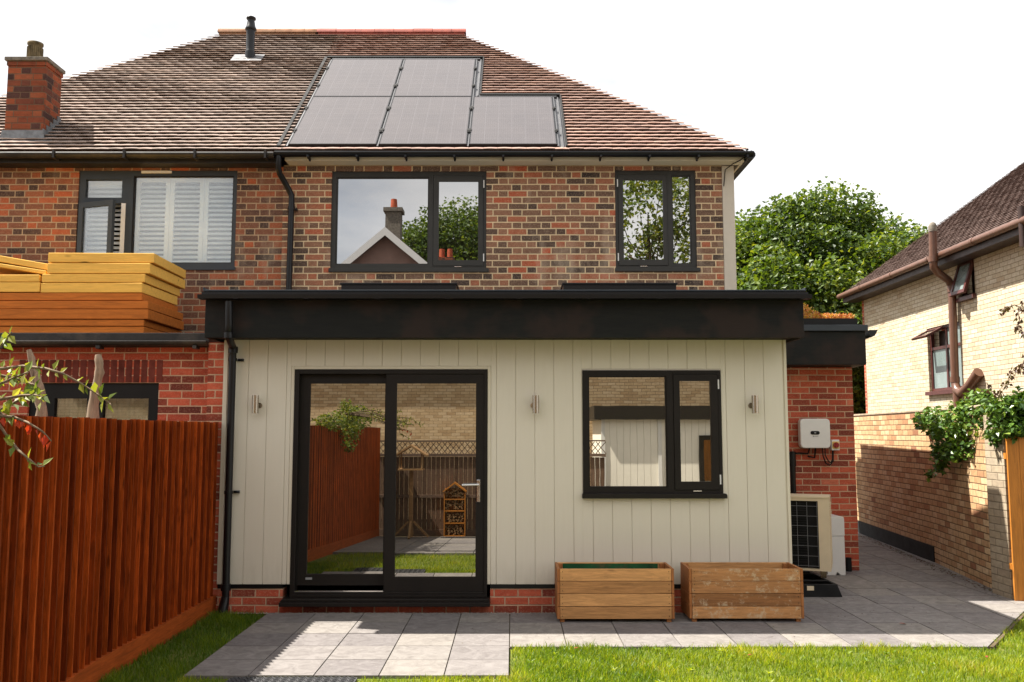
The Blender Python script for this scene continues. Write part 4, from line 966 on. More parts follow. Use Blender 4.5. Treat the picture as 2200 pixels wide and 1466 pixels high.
# ------------------------------------------------------------------ left fence
def feather(mb,x,y0,y1,z0f,z1,face=1,pitch=.083,seed=3):
    rr=random.Random(seed); y=y0
    wv=0
    while y<y1:
        b=min(y+pitch+.012,y1); wv+=1; r=(.22 if wv%2 else .92)+rr.gauss(0,.13)+(-.4 if rr.random()<.12 else 0); r=min(1,max(0,r)); zt_=z1+rr.uniform(-.006,.004); zz=z0f((y+b)/2)
        t0,t1=.042,.004
        x1=x
        # thick edge towards smaller y
        pts=[(x1,y),(x1+face*t0,y),(x1+face*t0,y+.006),(x1+face*t1,b),(x1,b)]
        if face<0: pts=pts[::-1]
        mb.prism(pts,zz,zt_,r); y+=pitch
fl=empty('timber_fence',(-2.86,4,0),'tall red stained close board fence along the left of the garden','fence')
XF=-2.835
m=MB(); feather(m,XF,-1.75,8.79,lambda y: gz(y)+.14,1.765); obj('fence_boards',m,M['fence'],fl)
m=MB()
for a,b in ((-1.75,2.3),(2.3,6.3),(6.3,8.79)):
    q=[(-2.835,a),(-2.785,a),(-2.785,b),(-2.835,b)]
    lo=[m.P((x,y,gz(y)-.06)) for x,y in q]; hi=[m.P((x,y,gz(y)+.145)) for x,y in q]
    m.face(lo[::-1]); m.face(hi)
    for k in range(4): m.face((lo[k],lo[(k+1)%4],hi[(k+1)%4],hi[k]))
obj('gravel_board',m,M['fence_rail'],fl)
m=MB()
for z in (.35,.95,1.6): m.box(XF-.075,XF-.002,-1.75,8.79,z,z+.075)
obj('rail',m,M['fence_rail'],fl)
# rear fence
fr_=empty('panel_fence',(-.4,-1.8,-.5),'weathered brown board fence at the rear of the garden','fence')
m=MB(); x=-2.85; rr=random.Random(8)
while x<1.95: m.box(x,x+.09,-1.86,-1.835+rr.uniform(0,.006),-.42,1.15,rr.random()); x+=.096
obj('fence_boards',m,M['fence_old'],fr_)
m=MB()
for z in (.30,1.16,1.47): m.box(-2.85,1.97,-1.832,-1.79,z,z+.06 if z<1.4 else z+.03)
m.box(-2.85,1.97,-1.83,-1.80,-.5,-.36); obj('rail',m,M['fence_old_h'],fr_)
m=MB(); x=-2.8
while x<1.9: m.T=Matrix.Translation((x,-1.82,1.34))@Matrix.Rotation(R(50),4,'Y'); m.box(-.16,.16,-.006,.006,-.008,.008); m.T=Matrix.Translation((x,-1.83,1.34))@Matrix.Rotation(R(-50),4,'Y'); m.box(-.16,.16,-.006,.006,-.008,.008); x+=.12
obj('trellis',m,M['fence_old_h'],fr_)
# bird table
bx,by=-2.02,-.9; bz=gz(by)
e=empty('bird_table',(bx,by,bz),'wooden bird table on a footed post, seen in the door glass','bird table')
m=MB(); m.box(bx-.035,bx+.035,by-.035,by+.035,bz+.02,bz+1.35)
for a in (0,90,180,270):
    m.T=Matrix.Translation((bx,by,bz))@Matrix.Rotation(R(a),4,'Z')@Matrix.Translation((.05,0,.33))@Matrix.Rotation(R(45),4,'Y'); m.box(0,.42,-.02,.02,-.02,.02)
m.T=None; obj('post',m,M['pine'],e)
m=MB(); m.box(bx-.25,bx+.25,by-.2,by+.2,bz+1.35,bz+1.38); obj('tray',m,M['pine'],e)
m=MB(); m.prismy([(bx-.33,bz+1.62),(bx,bz+1.82),(bx+.33,bz+1.62),(bx+.33,bz+1.65),(bx,bz+1.86),(bx-.33,bz+1.65)],by-.24,by+.24)
for sx in (-.22,.22):
    for sy in (-.17,.17): m.box(bx+sx-.012,bx+sx+.012,by+sy-.012,by+sy+.012,bz+1.38,bz+1.70)
obj('canopy',m,M['pine'],e)
# insect hotel
ix0,ix1=-1.42,-.97; e=empty('insect_house',((ix0+ix1)/2,-1.7,-.5),'orange brown insect house leaning on the rear fence, seen in the door glass','insect house')
m=MB(); zi=-.48
m.box(ix0,ix0+.02,-1.78,-1.62,zi,.42); m.box(ix1-.02,ix1,-1.78,-1.62,zi,.42)
for z in (zi,-.22,.03,.27): m.box(ix0+.021,ix1-.021,-1.78,-1.62,z,z+.02)
m.prismy([(ix0-.02,.42),((ix0+ix1)/2,.60),(ix1+.02,.42),(ix1+.02,.45),((ix0+ix1)/2,.64),(ix0-.02,.45)],-1.79,-1.60); m.box(ix0+.02,ix1-.02,-1.785,-1.775,zi+.02,.5); obj('box_frame',m,M['fence_orange'],e)
m=MB(); rr=random.Random(2)
for _ in range(260):
    x=rr.uniform(ix0+.04,ix1-.04); z=rr.choice([-.44,-.18,.07,.31])+rr.uniform(0,.19 if True else 0)
    r_=rr.uniform(.008,.02)
    if z<.52: m.tube([(x,-1.77,z),(x,-1.63+rr.uniform(-.02,.0),z)],r_,6,r=rr.random())
obj('log_ends',m,M['pine'],e)
# garden room and building behind the camera (they show in the panes)
gr_=empty('garden_room',(3.8,-3.4,-.5),'cream clad flat roofed garden room at the rear right, seen in the window glass','garden room')
m=MB(); holes_wall(m,2.0,6.2,-.5,1.95,-5.2,-2.6,[]); 
x=2.0
while x<6.2: m.box(x+.003,min(x+.15,6.2)-.003,-2.6,-2.58,-.5,1.95); x+=.15
obj('wall',m,plain('bright_cream',(.84,.80,.70),.6,.3,var=.03),gr_)
m=MB()
for x in (2.0,3.25,5.9): m.box(x-.04,x+.04,-2.579,-2.55,-.5,1.95)
obj('corner_trim',m,M['white'],gr_)
m=MB(); m.box(1.8,6.4,-5.4,-2.42,1.951,2.25); obj('flat_roof',m,M['frame_dark'],gr_)
m=MB(); ring(m,(4.1,5.1,-.48,1.6),(4.2,5.0,-.38,1.5),-2.579,-2.53); d_=obj('door',m,M['frame_dark'],gr_)
m=MB(); m.box(4.2,5.0,-2.575,-2.56,-.38,1.5); obj('pane',m,M['glass_up'],d_)
bb=empty('brick_bungalow',(-5,-4,-.5),'buff brick building beyond the rear fence, seen in the door glass','building')
m=MB(); m.box(-12,9.6,-11.4,-5.6,-.5,4.1); obj('wall',m,M['brick_bung'],bb)
m=MB(); y0,y1,yr=-5.3,-11.7,-8.5; z0=4.1; zr=6.90; xa,xb=-12.3,9.9
m.poly([(xa,y0,z0),(xb,y0,z0),(xb,yr,zr),(xa,yr,zr)]); m.poly([(xb,y1,z0),(xa,y1,z0),(xa,yr,zr),(xb,yr,zr)]); m.poly([(xb,y1,z0),(xb,yr,zr),(xb,y0,z0)]); m.poly([(xa,y0,z0),(xa,yr,zr),(xa,y1,z0)]); m.poly([(xa,y0,z0),(xa,y1,z0),(xb,y1,z0),(xb,y0,z0)])
rf=obj('roof',m,M['slate'],bb); m=MB(); m.tube([(xa,yr,zr+.02),(xb,yr,zr+.02)],.12,8); obj('ridge_tiles',m,M['ridge_red'],rf)
def gable_house(cx,yf,zp,hw,pitch,label):
    e=empty('gable_house',(cx,yf,-.5),label,'house')
    zl=zp-hw*pitch; m=MB(); m.prismy([(cx-hw+.3,-.5),(cx+hw-.3,-.5),(cx+hw-.3,zl+.3*pitch),(cx,zp-.12),(cx-hw+.3,zl+.3*pitch)],yf,yf-9); obj('wall',m,M['gable_pink'],e)
    m=MB(); m.prismy([(cx-hw,zl),(cx,zp),(cx+hw,zl),(cx+hw,zl+.12),(cx,zp+.14),(cx-hw,zl+.12)],yf+.35,yf-9.3); rf=obj('roof',m,M['slate'],e)
    m=MB(); m.prismy([(cx-hw,zl-.16),(cx,zp-.2),(cx+hw,zl-.16),(cx+hw,zl+.1),(cx,zp+.12),(cx-hw,zl+.1)],yf+.42,yf+.352); obj('bargeboard',m,M['white'],e)
    return e,rf
e,rf=gable_house(-4.75,-13,9.2,3.2,.85,'house with white edged gable far behind the garden, seen in the upper window glass')
m=MB(); m.box(-5.0,-4.4,-15,-14.4,8.2,10.35); m.box(-5.08,-4.32,-15.08,-14.32,10.35,10.5); obj('chimney',m,M['sealant'],rf)
m=MB(); m.lathe((-4.7,-14.7,10.5),[(.15,0),(.12,.4)],12); obj('chimney_pot',m,M['pot_red'],rf)
e,rf=gable_house(-1.2,-17,8.3,3.4,.7,'lower red chimneyed house far behind, right of the white gable in the reflection')
m=MB(); m.box(-3.6,-2.5,-18.5,-17.9,6.6,9.2); obj('chimney',m,M['brick_chim'],rf)
m=MB()
for dx in (-3.4,-3.05,-2.7): m.lathe((dx,-18.2,9.2),[(.13,0),(.11,.4)],10)
obj('chimney_pot',m,M['pot_red'],rf)
# ------------------------------------------------------------------ right hand house
XS=7.9
rh=empty('buff_brick_house',(XS,17,0),'buff brick house with brown gutters at the right, behind the garden wall','house')
yc=XS*F/(1850-1100); yc=20.4
def onX(px,py,X):
    d=ray(px,py); s=X/d.x; return d.y*s,H+d.z*s
def xrect(px0,py0,px1,py1,X):   # px0 is the far side
    yf,za=onX(px0,py0,X); yn,zb=onX(px1,py1,X); return yn,yf
wl_y0,_=onX(2065,770,XS); wl_y1,_=onX(1994,770,XS); _,wl_z1=onX(2020,700,XS); _,wl_z0=onX(2020,840,XS)
wu_y0,_=onX(2094,600,XS); wu_y1,_=onX(2060,600,XS); _,wu_z1=onX(2075,560,XS); _,wu_z0=onX(2075,638,XS)
# wall in the x = const plane: build in a rotated frame (u = -y)
TW=Matrix(((0,1,0,XS),(-1,0,0,0),(0,0,1,0),(0,0,0,1)))   # local x -> -y, local y -> +x
zev=onX(2000,556,XS-.3)[1]
m=MB(); m.T=TW; holes_wall(m,-yc,-8.5,-.1,zev+.05,0,.28,[(-wl_y1,-wl_y0,wl_z0,wl_z1),(-wu_y1,-wu_y0,wu_z0,wu_z1)]); obj('wall',m,M['brick_yel'],rh)
m=MB(); m.T=TW; m.box(-yc,-yc+.25,.281,9.0,-.1,zev+.0); hz=zev+4.6*.715
m.T=None; m.prismy([(XS+.001,zev),(XS+9.2,zev),(XS+4.6,hz)],yc-.25,yc); obj('gable_wall',m,M['brick_red'],rh)
m=MB(); m.T=TW; m.box(-yc-.003,-yc+.10,-.004,.0,1.0,zev-.01); obj('quoin',m,M['brick_red'],rh)
PA=math.atan(.715); pc_,ps_=math.cos(PA),math.sin(PA)
m=MB(); O2=Vector((XS-.35,0,zev-.02)); Lr=4.95/pc_
tiles(m,O2,Vector((0,-1,0)),Vector((pc_,0,ps_)),Vector((-ps_,0,pc_)),Lr,lambda v:-yc-.25,lambda v:-8.3,seed=21,gauge=.115,wid=.27,th=.02)
m.poly([(XS-.35,8.3,zev-.02),(XS-.35,yc+.25,zev-.02),(XS+4.6,yc+.25,zev-.02+4.95*.715),(XS+4.6,8.3,zev-.02+4.95*.715)])
m.poly([(XS+9.55,yc+.25,zev-.02),(XS+9.55,8.3,zev-.02),(XS+4.6,8.3,zev-.02+4.95*.715),(XS+4.6,yc+.25,zev-.02+4.95*.715)])
obj('roof',m,M['tile_brown'],rh)
m=MB(); m.tube([(XS-.40,yc+.32,zev-.045),(XS-.40,8.4,zev-.045)],.058,12)
for k in range(8): y=yc-1-k*1.6; m.tube([(XS-.40,y-.04,zev-.045),(XS-.40,y+.04,zev-.045)],.066,12)
obj('gutter',m,M['gutter_brown'],rh)
m=MB(); m.box(XS-.34,XS-.31,8.4,yc+.25,zev-.20,zev-.04); m.box(XS-.309,XS-.0015,8.4,yc+.25,zev-.19,zev-.16); obj('soffit',m,M['soffit_brown'],rh)
# lower window
yl=lambda u: u
def side_window(y0,y1,z0,z1,lb,kind):
    b=MB(); b.T=TW; fw=.055; u0,u1=-y1,-y0     # u0 far
    if kind=='low':
        um=u0+(u1-u0)*.50; zt_=z1-(z1-z0)*.33
        hs=[(u0+fw,um-fw/2,zt_+fw/2,z1-fw),(um+fw/2,u1-fw,zt_+fw/2,z1-fw),(u0+fw,um-fw/2,z0+fw,zt_-fw/2),(um+fw/2,u1-fw,z0+fw,zt_-fw/2)]
        holes_wall(b,u0,u1,z0,z1,.05,.11,hs); w=obj('window',b,M['frame_brown'],rh,label=lb)
        for i,h in enumerate(hs):
            if i==0: continue
            g_=MB(); g_.T=TW; g_.box(h[0],h[1],.075,.085,h[2],h[3]); obj('pane',g_,M['glass_frost'],w)
        h=hs[0]; g_=MB(); g_.T=TW; g_.box(h[0],h[1],.20,.21,h[2],h[3]); obj('room_back',g_,M['soffit_brown'],w)
        hgt=h[3]-h[2]+.06; g_=MB(); g_.T=TW@Matrix.Translation((0,.02,h[3]+.02))@Matrix.Rotation(R(-62),4,'X'); ring(g_,(h[0]-.03,h[1]+.02,-hgt,0),(h[0]+.03,h[1]-.04,-hgt+.06,-.06),-.02,.02); obj('open_toplight',g_,M['frame_brown'],w)
        g_=MB(); g_.T=TW@Matrix.Translation((0,.02,h[3]+.02))@Matrix.Rotation(R(-62),4,'X'); g_.box(h[0]+.03,h[1]-.04,-.005,.005,-hgt+.06,-.06); obj('pane',g_,M['glass_clear'],w)
    else:
        holes_wall(b,u0,u1,z0,z1,.05,.11,[(u0+fw,u1-fw,z0+fw,z1-fw)]); w=obj('window',b,M['frame_brown'],rh,label=lb)
        g_=MB(); g_.T=TW; g_.box(u0+fw,u1-fw,.20,.21,z0+fw,z1-fw); obj('room_back',g_,M['soffit_brown'],w)
        T2=TW@Matrix.Translation((0,.02,z1-.02))@Matrix.Rotation(R(-18),4,'X'); hgt=z1-z0
        g_=MB(); g_.T=T2; ring(g_,(u0+.01,u1-.01,-hgt+.02,0),(u0+.075,u1-.075,-hgt+.085,-.065),-.03,.02); obj('open_sash',g_,M['frame_brown'],w)
        g_=MB(); g_.T=T2; g_.box(u0+.075,u1-.075,-.01,.0,-hgt+.085,-.065); obj('pane',g_,M['glass_frost'],w)
    g_=MB(); g_.T=TW; g_.box(u0-.04,u1+.04,-.07,.06,z0-.07,z0-.001); obj('sill',g_,M['frame_brown'],w)
side_window(wl_y0,wl_y1,wl_z0,wl_z1,'tall four light mahogany window with its top light propped open','low')
side_window(wu_y0,wu_y1,wu_z0,wu_z1,'small mahogany window under the eaves, tilted open','up')
# soil vent pipe
def oX(px,py,X): y,z=onX(px,py,X); return Vector((X,y,z))
m=MB(); m.smooth=True; Xp=XS-.10; Xq=XS-.50
m.tube([oX(2004,497,Xq),oX(2005,555,Xq),oX(2006,575,Xq),oX(2014,585,Xq+.07),oX(2037,602,Xp-.06),oX(2044,614,Xp),oX(2046,640,Xp),oX(2052,822,Xp)],.068,16)
for px,py,X in ((2005,557,Xq),(2046,622,Xp),(2051.5,816,Xp)):
    p=oX(px,py,X); m.tube([p-Vector((0,0,.05)),p+Vector((0,0,.05))],.082,16)
p=oX(2052,822,Xp); m.tube([p,p+Vector((.0,-.05,-.14)),p+Vector((0,-.22,-.20)),p+Vector((.0,-.50,-.08)),p+Vector((.03,-.78,.13))],[.07,.078,.08,.08,.09],16)
m.tube([p+Vector((0,-.05,-.12)),p+Vector((0,-.05,-2.2))],.07,14)
obj('soil_pipe',m,M['pipe_brown'],rh)
m=MB(); p=oX(2004,497,Xq); m.lathe(p+Vector((0,0,-.01)),[(.074,0),(.074,.09),(.05,.15),(.02,.17)],16); obj('vent_cap',m,M['sealant'],rh)
m=MB(); p=oX(2196,480,XS-.40); m.tube([p+Vector((0,0,.25)),p+Vector((0,0,-.35))],.05,10); obj('downpipe',m,M['soffit_brown'],rh)
# ------------------------------------------------------------------ garden wall
gw=empty('garden_wall',(5.4,12,0),'buff brick garden wall with a black painted foot, running back beside the path','wall')
WP=[(5.12,9.75),(5.16,10.1),(5.46,12.0),(5.83,15.9)]
zw=1.97
def wallstrip(mb,pts,z0,z1,th,off=0):
    for (a,b) in zip(pts[:-1],pts[1:]):
        d=(Vector(b)-Vector(a)).normalized(); n=Vector((d.y,-d.x)); 
        A,B=Vector(a)-n*off,Vector(b)-n*off
        mb.prism([tuple(A),tuple(A+n*th),tuple(B+n*th),tuple(B)],z0,z1)
m=MB(); wallstrip(m,WP,-.05,zw-.03,.22); obj('wall',m,M['brick_wall'],gw)
m=MB(); wallstrip(m,WP,zw-.029,zw,.235,.008); obj('coping',m,M['brick_pale'],gw,bev=.006)
m=MB(); q=[(5.46,12.0),(5.83,15.9)]; wallstrip(m,q,-.05,.20,.03,.012); obj('bitumen_foot',m,M['rubber'],gw)
m=MB(); m.box(5.02,5.30,9.38,9.748,-.05,zw-.12); obj('pier',m,M['brick_pale'],gw)
m=MB(); m.box(6.0,XS+.0,yc+.0-4.3,yc-4.1,0,2.0); obj('rear_panel',m,M['fence_old'],loc=(7,yc-4.2,0),label='brown boarded screen in the gap beside the buff house',cat='fence panel')
# orange fence panel at the right edge
fo=empty('orange_fence_panel',(5.8,9.3,0),'orange stained board fence panel at the right edge in front of the pier','fence')
m=MB(); rr=random.Random(4); x=X_(2170,1100,9.3)
x0=x
while x<7.0: m.box(x,x+.118,9.29,9.312+rr.uniform(0,.006),.0,1.64,rr.random()); x+=.121
obj('fence_boards',m,M['fence_orange'],fo)
m=MB(); m.box(x0,7.0,9.325,9.37,.3,.36); m.box(x0,7.0,9.325,9.37,1.4,1.46); obj('rail',m,M['fence_orange'],fo)
# ------------------------------------------------------------------ foliage
def blob_leaves(mb,c,rx,ry,rz_,n,size,rr,up=.35,shell=.55,rbias=0.,jit=.12):
    for _ in range(n):
        d=Vector((rr.gauss(0,1),rr.gauss(0,1),rr.gauss(0,1))).normalized()
        k=shell+(1-shell)*rr.random()**.5 if rr.random()<.8 else rr.random()
        k*=1+jit*rr.gauss(0,1)
        p=Vector((c[0]+d.x*rx*k,c[1]+d.y*ry*k,c[2]+d.z*rz_*k))
        nn=(d*.6+Vector((rr.gauss(0,.6),rr.gauss(0,.6),rr.gauss(0,.6)+up*1.6))).normalized()
        t=Vector((rr.gauss(0,1),rr.gauss(0,1),rr.gauss(0,.6)-.25)); s=size*rr.uniform(.65,1.3)
        mb.leaf(p,t,nn,s,s*.75,min(1,max(0,rr.gauss(.5+rbias,.24))))
def make_tree(base,trunk_h,c,R_,nclump,nleaf,size,label,cat='tree',seed=1,mat='leaf_tree',sub=.30,trunk_r=.28,squash=.85,gap=0.):
    rr=random.Random(seed); base=Vector(base); c=Vector(c)
    e=empty('tree',base,label,cat)
    m=MB(); m.rnd=.5; top=c+Vector((0,0,R_*.3))
    m.tube([base-Vector((0,0,.1)),base.lerp(c,.35)+Vector((.1,0,0)),c,top],[trunk_r,trunk_r*.75,trunk_r*.5,trunk_r*.15],10)
    cl=[]
    for k in range(nclump):
        d=Vector((rr.gauss(0,1),rr.gauss(0,1),rr.gauss(.15,1))).normalized(); q=rr.uniform(.62,.90) if k%4 else rr.uniform(.1,.6)
        p=c+Vector((d.x*R_*q,d.y*R_*q,d.z*R_*q*squash)); cl.append((p,R_*sub*rr.uniform(.6,1.25)))
        if k%2==0:
            s=base.lerp(c,rr.uniform(.5,1.)); md=s.lerp(p,.5)+Vector((rr.uniform(-.2,.2),rr.uniform(-.2,.2),rr.uniform(-.3,.1)))
            m.tube([s,md,p],[trunk_r*.28,trunk_r*.16,trunk_r*.04],6)
    obj('trunk',m,M['bark'],e)
    m=MB()
    for p,r in cl: blob_leaves(m,p,r,r,r*.75,int(nleaf*(r/(R_*sub))**2),size,rr,rbias=rr.uniform(-.12,.15))
    obj('crown',m,M[mat],e)
    return e
make_tree((7.9,27,0),2.5,(8.85,27,5.0),4.45,210,800,.145,'large round green broadleaf tree behind the side wing, between the two houses',seed=3,squash=.84,sub=.21)
make_tree((-3.4,-24,-.5),5,(-2.3,-24,10.0),3.7,110,330,.19,'dark green tree far behind the garden, seen in the wide upper window glass',seed=5)
make_tree((4.9,-14,-.5),4,(5.3,-14,9.0),3.9,46,200,.18,'loose branched tree behind the garden room, seen in the small upper window glass',seed=6,trunk_r=.14,sub=.26,mat='leaf_shrub')
# pruned stubs over the fence
e=empty('pruned_tree',(-4.0,7.2,0),'pruned tree with two bare cut stems rising behind the red fence','tree')
def stub(pts,rad,sd):
    m=MB(); m.rnd=.8; rr=random.Random(sd); P_=[at(*p) for p in pts]; 
    path=[];rd=[]
    for k in range(len(P_)-1):
        for s in range(4): f=s/4; path.append(P_[k].lerp(P_[k+1],f)+Vector((rr.uniform(-.006,.006),0,0))); rd.append(rad[k]*(1-f)+rad[k+1]*f+rr.uniform(-.004,.005))
    path.append(P_[-1]); rd.append(rad[-1]*.8)
    m.tube(path,rd,10); obj('stem',m,M['bark_pale'],e)
stub([(84,1250,7.2),(88,1000,7.2),(90,895,7.2),(84,830,7.2),(72,790,7.2),(62,752,7.2)],[.06,.05,.042,.038,.032,.022],1)
stub([(180,1250,7.2),(195,960,7.2),(198,898,7.2),(206,842,7.2),(214,800,7.2),(210,762,7.2)],[.07,.055,.048,.038,.034,.024],2)
# leafy shrub at the left edge
e=empty('berry_shrub',(-3.35,3.2,-.06),'arching shrub with yellow green leaves and red tips, reaching over the red fence','shrub')
m=MB(); m.rnd=.5; root=Vector((-3.35,3.2,-.06))
for q in ((-2.70,2.7,1.95),(-2.66,3.2,2.0),(-2.7,3.9,1.9)): m.tube([root,Vector((-3.25,q[1],1.2)),Vector((-3.05,q[1],1.84)),q],[.022,.018,.014,.008],8)
LB=MB(); LR=MB(); rr=random.Random(31)
def branch(px,Y,r0=.006,n=16,red=False,lsize=.043,dens=1.):
    P_=[at(p[0],p[1],Y+(.05*math.sin(i*1.7))) for i,p in enumerate(px)]
    j=Vector((-2.66,3.2,1.96)); P2=[j,j.lerp(P_[0],.5)+Vector((0,0,.06))]+P_
    m.tube(P2,[r0*1.6]+[r0*1.3]+[r0*(1-.8*i/len(P_)) for i in range(len(P_))],6)
    for a,b in zip(P2[1:-1],P2[2:]):
        L=(b-a).length; k=max(1,int(L/.028*dens))
        for i in range(k):
            for sd in (-1,1):
                if rr.random()<.12: continue
                p=a.lerp(b,(i+rr.random())/k); d=(b-a).normalized()
                dd=(d*.5+Vector((rr.gauss(0,.35),rr.gauss(0,.5),sd*rr.uniform(.4,1.)))).normalized()
                nn=Vector((rr.gauss(-.3,.4),rr.gauss(-.5,.4),rr.uniform(.2,1))).normalized(); s=lsize*rr.uniform(.6,1.25)
                if red: 
                    if rr.random()<.8: LR.leaf(p,Vector((rr.gauss(0,.3),rr.gauss(0,.3),-1)),nn,s*.8,s*.5,rr.random())
                else: LB.leaf(p,dd,nn,s,s*.5,min(1,max(0,rr.gauss(.6,.25))))
    return P_
branch([(-10,794),(49,787),(98,792),(135,803),(172,823),(209,847),(238,869)],3.2,dens=.9)
branch([(-10,860),(49,850),(75,849),(95,853)],3.1)
branch([(-10,885),(37,862),(62,848),(84,838)],3.3)
branch([(-10,805),(40,815),(75,828),(90,862)],3.25,dens=1.1)
branch([(-10,830),(30,812),(60,800)],3.05,dens=1.3)
branch([(-10,752),(10,735),(18,722),(25,714)],3.2)
branch([(-10,893),(30,897),(60,908),(92,928),(110,948)],3.15,red=True)
branch([(-10,900),(18,942),(40,968),(62,987),(82,1003),(96,1002)],3.15,dens=.55)
branch([(-10,880),(10,895),(30,893)],3.2,dens=1.2)
for c,r,n in (((-2.7,2.5,1.88),.22,420),((-2.66,3.1,1.92),.18,360),((-2.72,3.7,1.84),.18,360),((-2.74,1.9,1.9),.27,500),((-2.62,2.8,1.65),.17,260),((-2.62,3.3,2.1),.10,80),((-2.78,4.2,1.83),.14,200),((-2.75,1.2,1.95),.27,500),((-2.6,3.1,1.45),.12,120)): blob_leaves(LB,c,r,r*1.3,r*.8,n,.045,rr,rbias=.0)
obj('stem',m,M['twig'],e); obj('leaves',LB,M['leaf_shrub'],e); obj('red_leaves',LR,M['leaf_red'],e)
# ivy on the garden wall
def wall_x(y):
    for a,b in zip(WP[:-1],WP[1:]):
        if a[1]<=y<=b[1]: return a[0]+(b[0]-a[0])*(y-a[1])/(b[1]-a[1])
    return WP[0][0]
e=empty('ivy',(5.25,10.8,1.9),'glossy green ivy mound spilling over the top of the garden wall','ivy')
m=MB(); rr=random.Random(17)
def ivyb(px,py,Y,rpx,n,bias=0,size=.062):
    p=at(px,py,Y); r=rpx*Y/F; blob_leaves(m,(p.x,p.y,p.z),r,r*1.2,r*.9,int(n*1.5),size,rr,up=.2,rbias=bias,shell=.4)
for q in ((2075,905,10.6,48,520,.1),(2110,880,10.4,42,420,.15),(2040,930,11.0,40,400,0),(2010,905,11.6,34,300,0),(1982,902,11.9,18,110,-.05),(2060,965,10.7,32,240,.05),(2025,975,11.0,22,130,-.05),(2095,960,10.4,26,140,-.1),
          (2130,920,10.2,40,360,0),(2160,888,9.45,40,420,-.05),(2195,872,9.35,38,380,-.1),(2150,935,9.5,26,220,-.1),(2175,920,9.3,26,200,-.1),(2130,895,9.9,34,300,0),(2020,1000,11.1,14,45,-.1),(2000,1018,11.3,10,24,-.1),(2112,848,10.4,16,60,.1),(2195,915,9.25,22,160,-.1)): ivyb(*q)
obj('leaves',m,M['leaf_ivy'],e)
m=MB(); m.rnd=.3
for a in ([(2040,900,10.9),(2060,960,10.6),(2120,1000,10.2),(2135,1060,10.1)],[(2180,900,9.6),(2110,890,10.3),(2010,905,11.6),(1985,900,11.9)],[(2040,940,10.9),(2020,990,11.),(2000,1018,11.3)]):
    m.tube([at(*p) for p in a],[.012,.01,.008,.004][:len(a)],6)
obj('stems',m,M['twig'],e)
e=empty('climber',(5.4,9.5,1.9),'sparse climber with dark purplish leaves trailing at the right edge above the fence panel','climber')
m=MB(); tw=MB(); rr=random.Random(23)
for pts in ([(2230,640),(2200,650),(2188,665),(2190,690),(2180,710)],[(2230,730),(2195,715),(2185,700)],[(2225,770),(2195,782),(2180,790),(2168,810),(2160,835)],[(2230,800),(2200,790),(2185,800),(2150,835),(2146,850)],[(2210,690),(2200,745),(2212,790),(2220,860)],[(2170,865),(2130,840),(2120,822)],[(2215,670),(2180,655),(2165,660),(2150,670)]):
    P_=[at(p[0],p[1],9.4+.1*math.sin(i*2+p[0])) for i,p in enumerate(pts)]; tw.tube(P_,.004,5)
    for a,b in zip(P_[:-1],P_[1:]):
        for k in range(9):
            p=a.lerp(b,rr.random())+Vector((rr.gauss(0,.012),rr.gauss(0,.03),rr.gauss(0,.012))); m.leaf(p,Vector((rr.gauss(0,.6),rr.gauss(0,.4),-.8)),Vector((rr.gauss(0,1),-1,.3)),.055*rr.uniform(.5,1.2),.03,rr.random())
obj('stems',tw,M['twig'],e); obj('leaves',m,M['leaf_dry'],e)
# ------------------------------------------------------------------ small things
m=MB(); x0,x1,y0,y1=-1.93,-1.06,6.18,6.455
m.box(x0,x1,y0,y1,-.018,-.004)
for i in range(30):
    for j in range(10):
        cx=x0+.02+i*.0287+(j%2)*.014; cy=y0+.015+j*.0272; 
        if cx<x1-.015: m.T=Matrix.Translation((cx,cy,0))@Matrix.Rotation(R(45 if (i+j)%2 else -45),4,'Z'); m.box(-.012,.012,-.004,.004,-.0038,.004)
m.T=None
obj('grip_mat',m,plain('mat_grey',(.075,.075,.078),.6,.4,var=.2),loc=((x0+x1)/2,(y0+y1)/2,-.018),label='grey ribbed grip mat lying in the grass at the front edge of the slabs',cat='mat')
fl_=[(1940,1342,.05,'curled orange brown leaf on the shaded slabs at the right'),(1238,1401,.03,'small brown leaf in the grass near the lawn corner'),(1611,1416,.03,'brown leaf on the lawn below the right planter'),(2120,1420,.03,'reddish leaf on the lawn near the right edge')]
for px,py,s,lb in fl_:
    d=ray(px,py); k=-H/d.z; p=Vector((d.x*k,d.y*k,.006 if py<1380 else .03)); m=MB(); a=random.uniform(0,6)
    dd=Vector((math.cos(a),math.sin(a),.15)); 
    pts=[(0,0),(.3,.32),(.65,.36),(1,.05),(.7,-.25),(.3,-.3)]; w=dd.cross(Vector((0,0,1)))
    top=[p+dd*(q[0]-.5)*s*1.3+w*q[1]*s+Vector((0,0,.35*s*abs(q[1])**1)) for q in pts]
    a_=[m.P(q) for q in top]; b_=[m.P(q-Vector((0,0,.0012))) for q in top]; m.face(a_); m.face(b_[::-1])
    for i in range(6): m.face((a_[i],b_[i],b_[(i+1)%6],a_[(i+1)%6]))
    obj('fallen_leaf',m,M['fallen'],loc=tuple(p),label=lb,cat='leaf',group='fallen leaves')
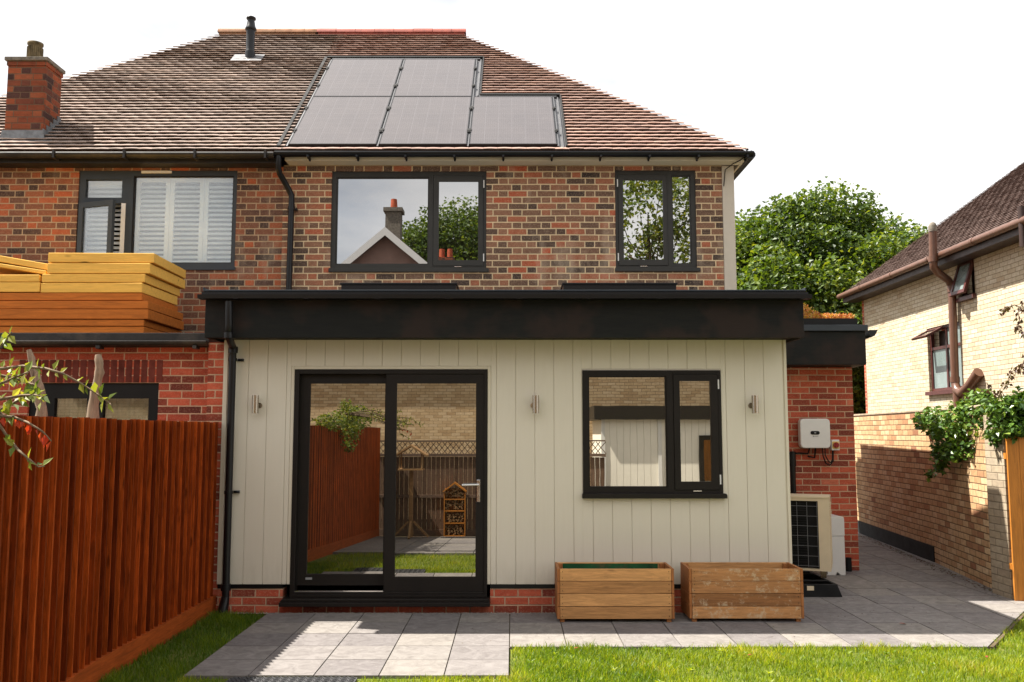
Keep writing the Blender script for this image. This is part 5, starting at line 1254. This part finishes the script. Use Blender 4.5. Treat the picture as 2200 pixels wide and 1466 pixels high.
# ------------------------------------------------------------------ light, sky, camera
sv=Vector((-.60,.165,1.0)).normalized(); el=math.asin(sv.z); az=math.atan2(sv.x,sv.y)
L=bpy.data.lights.new('sun','SUN'); L.energy=5.0; L.angle=R(.5); L.color=(1,.945,.86)
lo=bpy.data.objects.new('sun',L); COL.objects.link(lo); lo.rotation_euler=(-sv).to_track_quat('-Z','Y').to_euler(); lo.location=(-20,10,30)
W=bpy.data.worlds.new('World'); SC.world=W; W.use_nodes=True; nt=W.node_tree; nt.nodes.clear()
out=nt.nodes.new('ShaderNodeOutputWorld'); bg=nt.nodes.new('ShaderNodeBackground'); bg.inputs['Strength'].default_value=.067
sky=nt.nodes.new('ShaderNodeTexSky'); sky.sky_type='NISHITA'; sky.sun_disc=False; sky.sun_elevation=el; sky.sun_rotation=az; sky.air_density=1.; sky.dust_density=1.5
tc=nt.nodes.new('ShaderNodeTexCoord'); mp=nt.nodes.new('ShaderNodeMapping'); mp.inputs['Scale'].default_value=(1,1,2.6)
nz=nt.nodes.new('ShaderNodeTexNoise'); nz.inputs['Scale'].default_value=1.7; nz.inputs['Detail'].default_value=7; nz.inputs['Roughness'].default_value=.6
rp=nt.nodes.new('ShaderNodeValToRGB'); rp.color_ramp.elements[0].position=.36; rp.color_ramp.elements[0].color=(.45,.45,.45,1); rp.color_ramp.elements[1].position=.52
n2=nt.nodes.new('ShaderNodeTexNoise'); n2.inputs['Scale'].default_value=3.1; n2.inputs['Detail'].default_value=6
cr=nt.nodes.new('ShaderNodeValToRGB'); cr.color_ramp.elements[0].position=.34; cr.color_ramp.elements[0].color=(5.15,5.2,5.35,1); cr.color_ramp.elements[1].position=.65; cr.color_ramp.elements[1].color=(9.2,9.0,8.8,1)
mx=nt.nodes.new('ShaderNodeMix'); mx.data_type='RGBA'
lk=nt.links.new
lk(tc.outputs['Generated'],mp.inputs[0]); lk(mp.outputs[0],nz.inputs['Vector']); lk(mp.outputs[0],n2.inputs['Vector']); lk(nz.outputs[0],rp.inputs[0]); lk(n2.outputs[0],cr.inputs[0])
lk(rp.outputs[0],mx.inputs[0]); lk(sky.outputs[0],mx.inputs[6]); lk(cr.outputs[0],mx.inputs[7]); lk(mx.outputs[2],bg.inputs[0]); lk(bg.outputs[0],out.inputs[0])
cam=bpy.data.cameras.new('camera'); cam.sensor_width=36; cam.lens=36*F/2200; cam.clip_end=500; cam.clip_start=.05
co=bpy.data.objects.new('camera',cam); COL.objects.link(co); co.location=(0,0,H); co.rotation_euler=(math.pi/2+PT,0,0); SC.camera=co
vs=SC.view_settings; vs.view_transform='Standard'; vs.look='None'; vs.exposure=1.55; vs.gamma=1; vs.use_curve_mapping=False
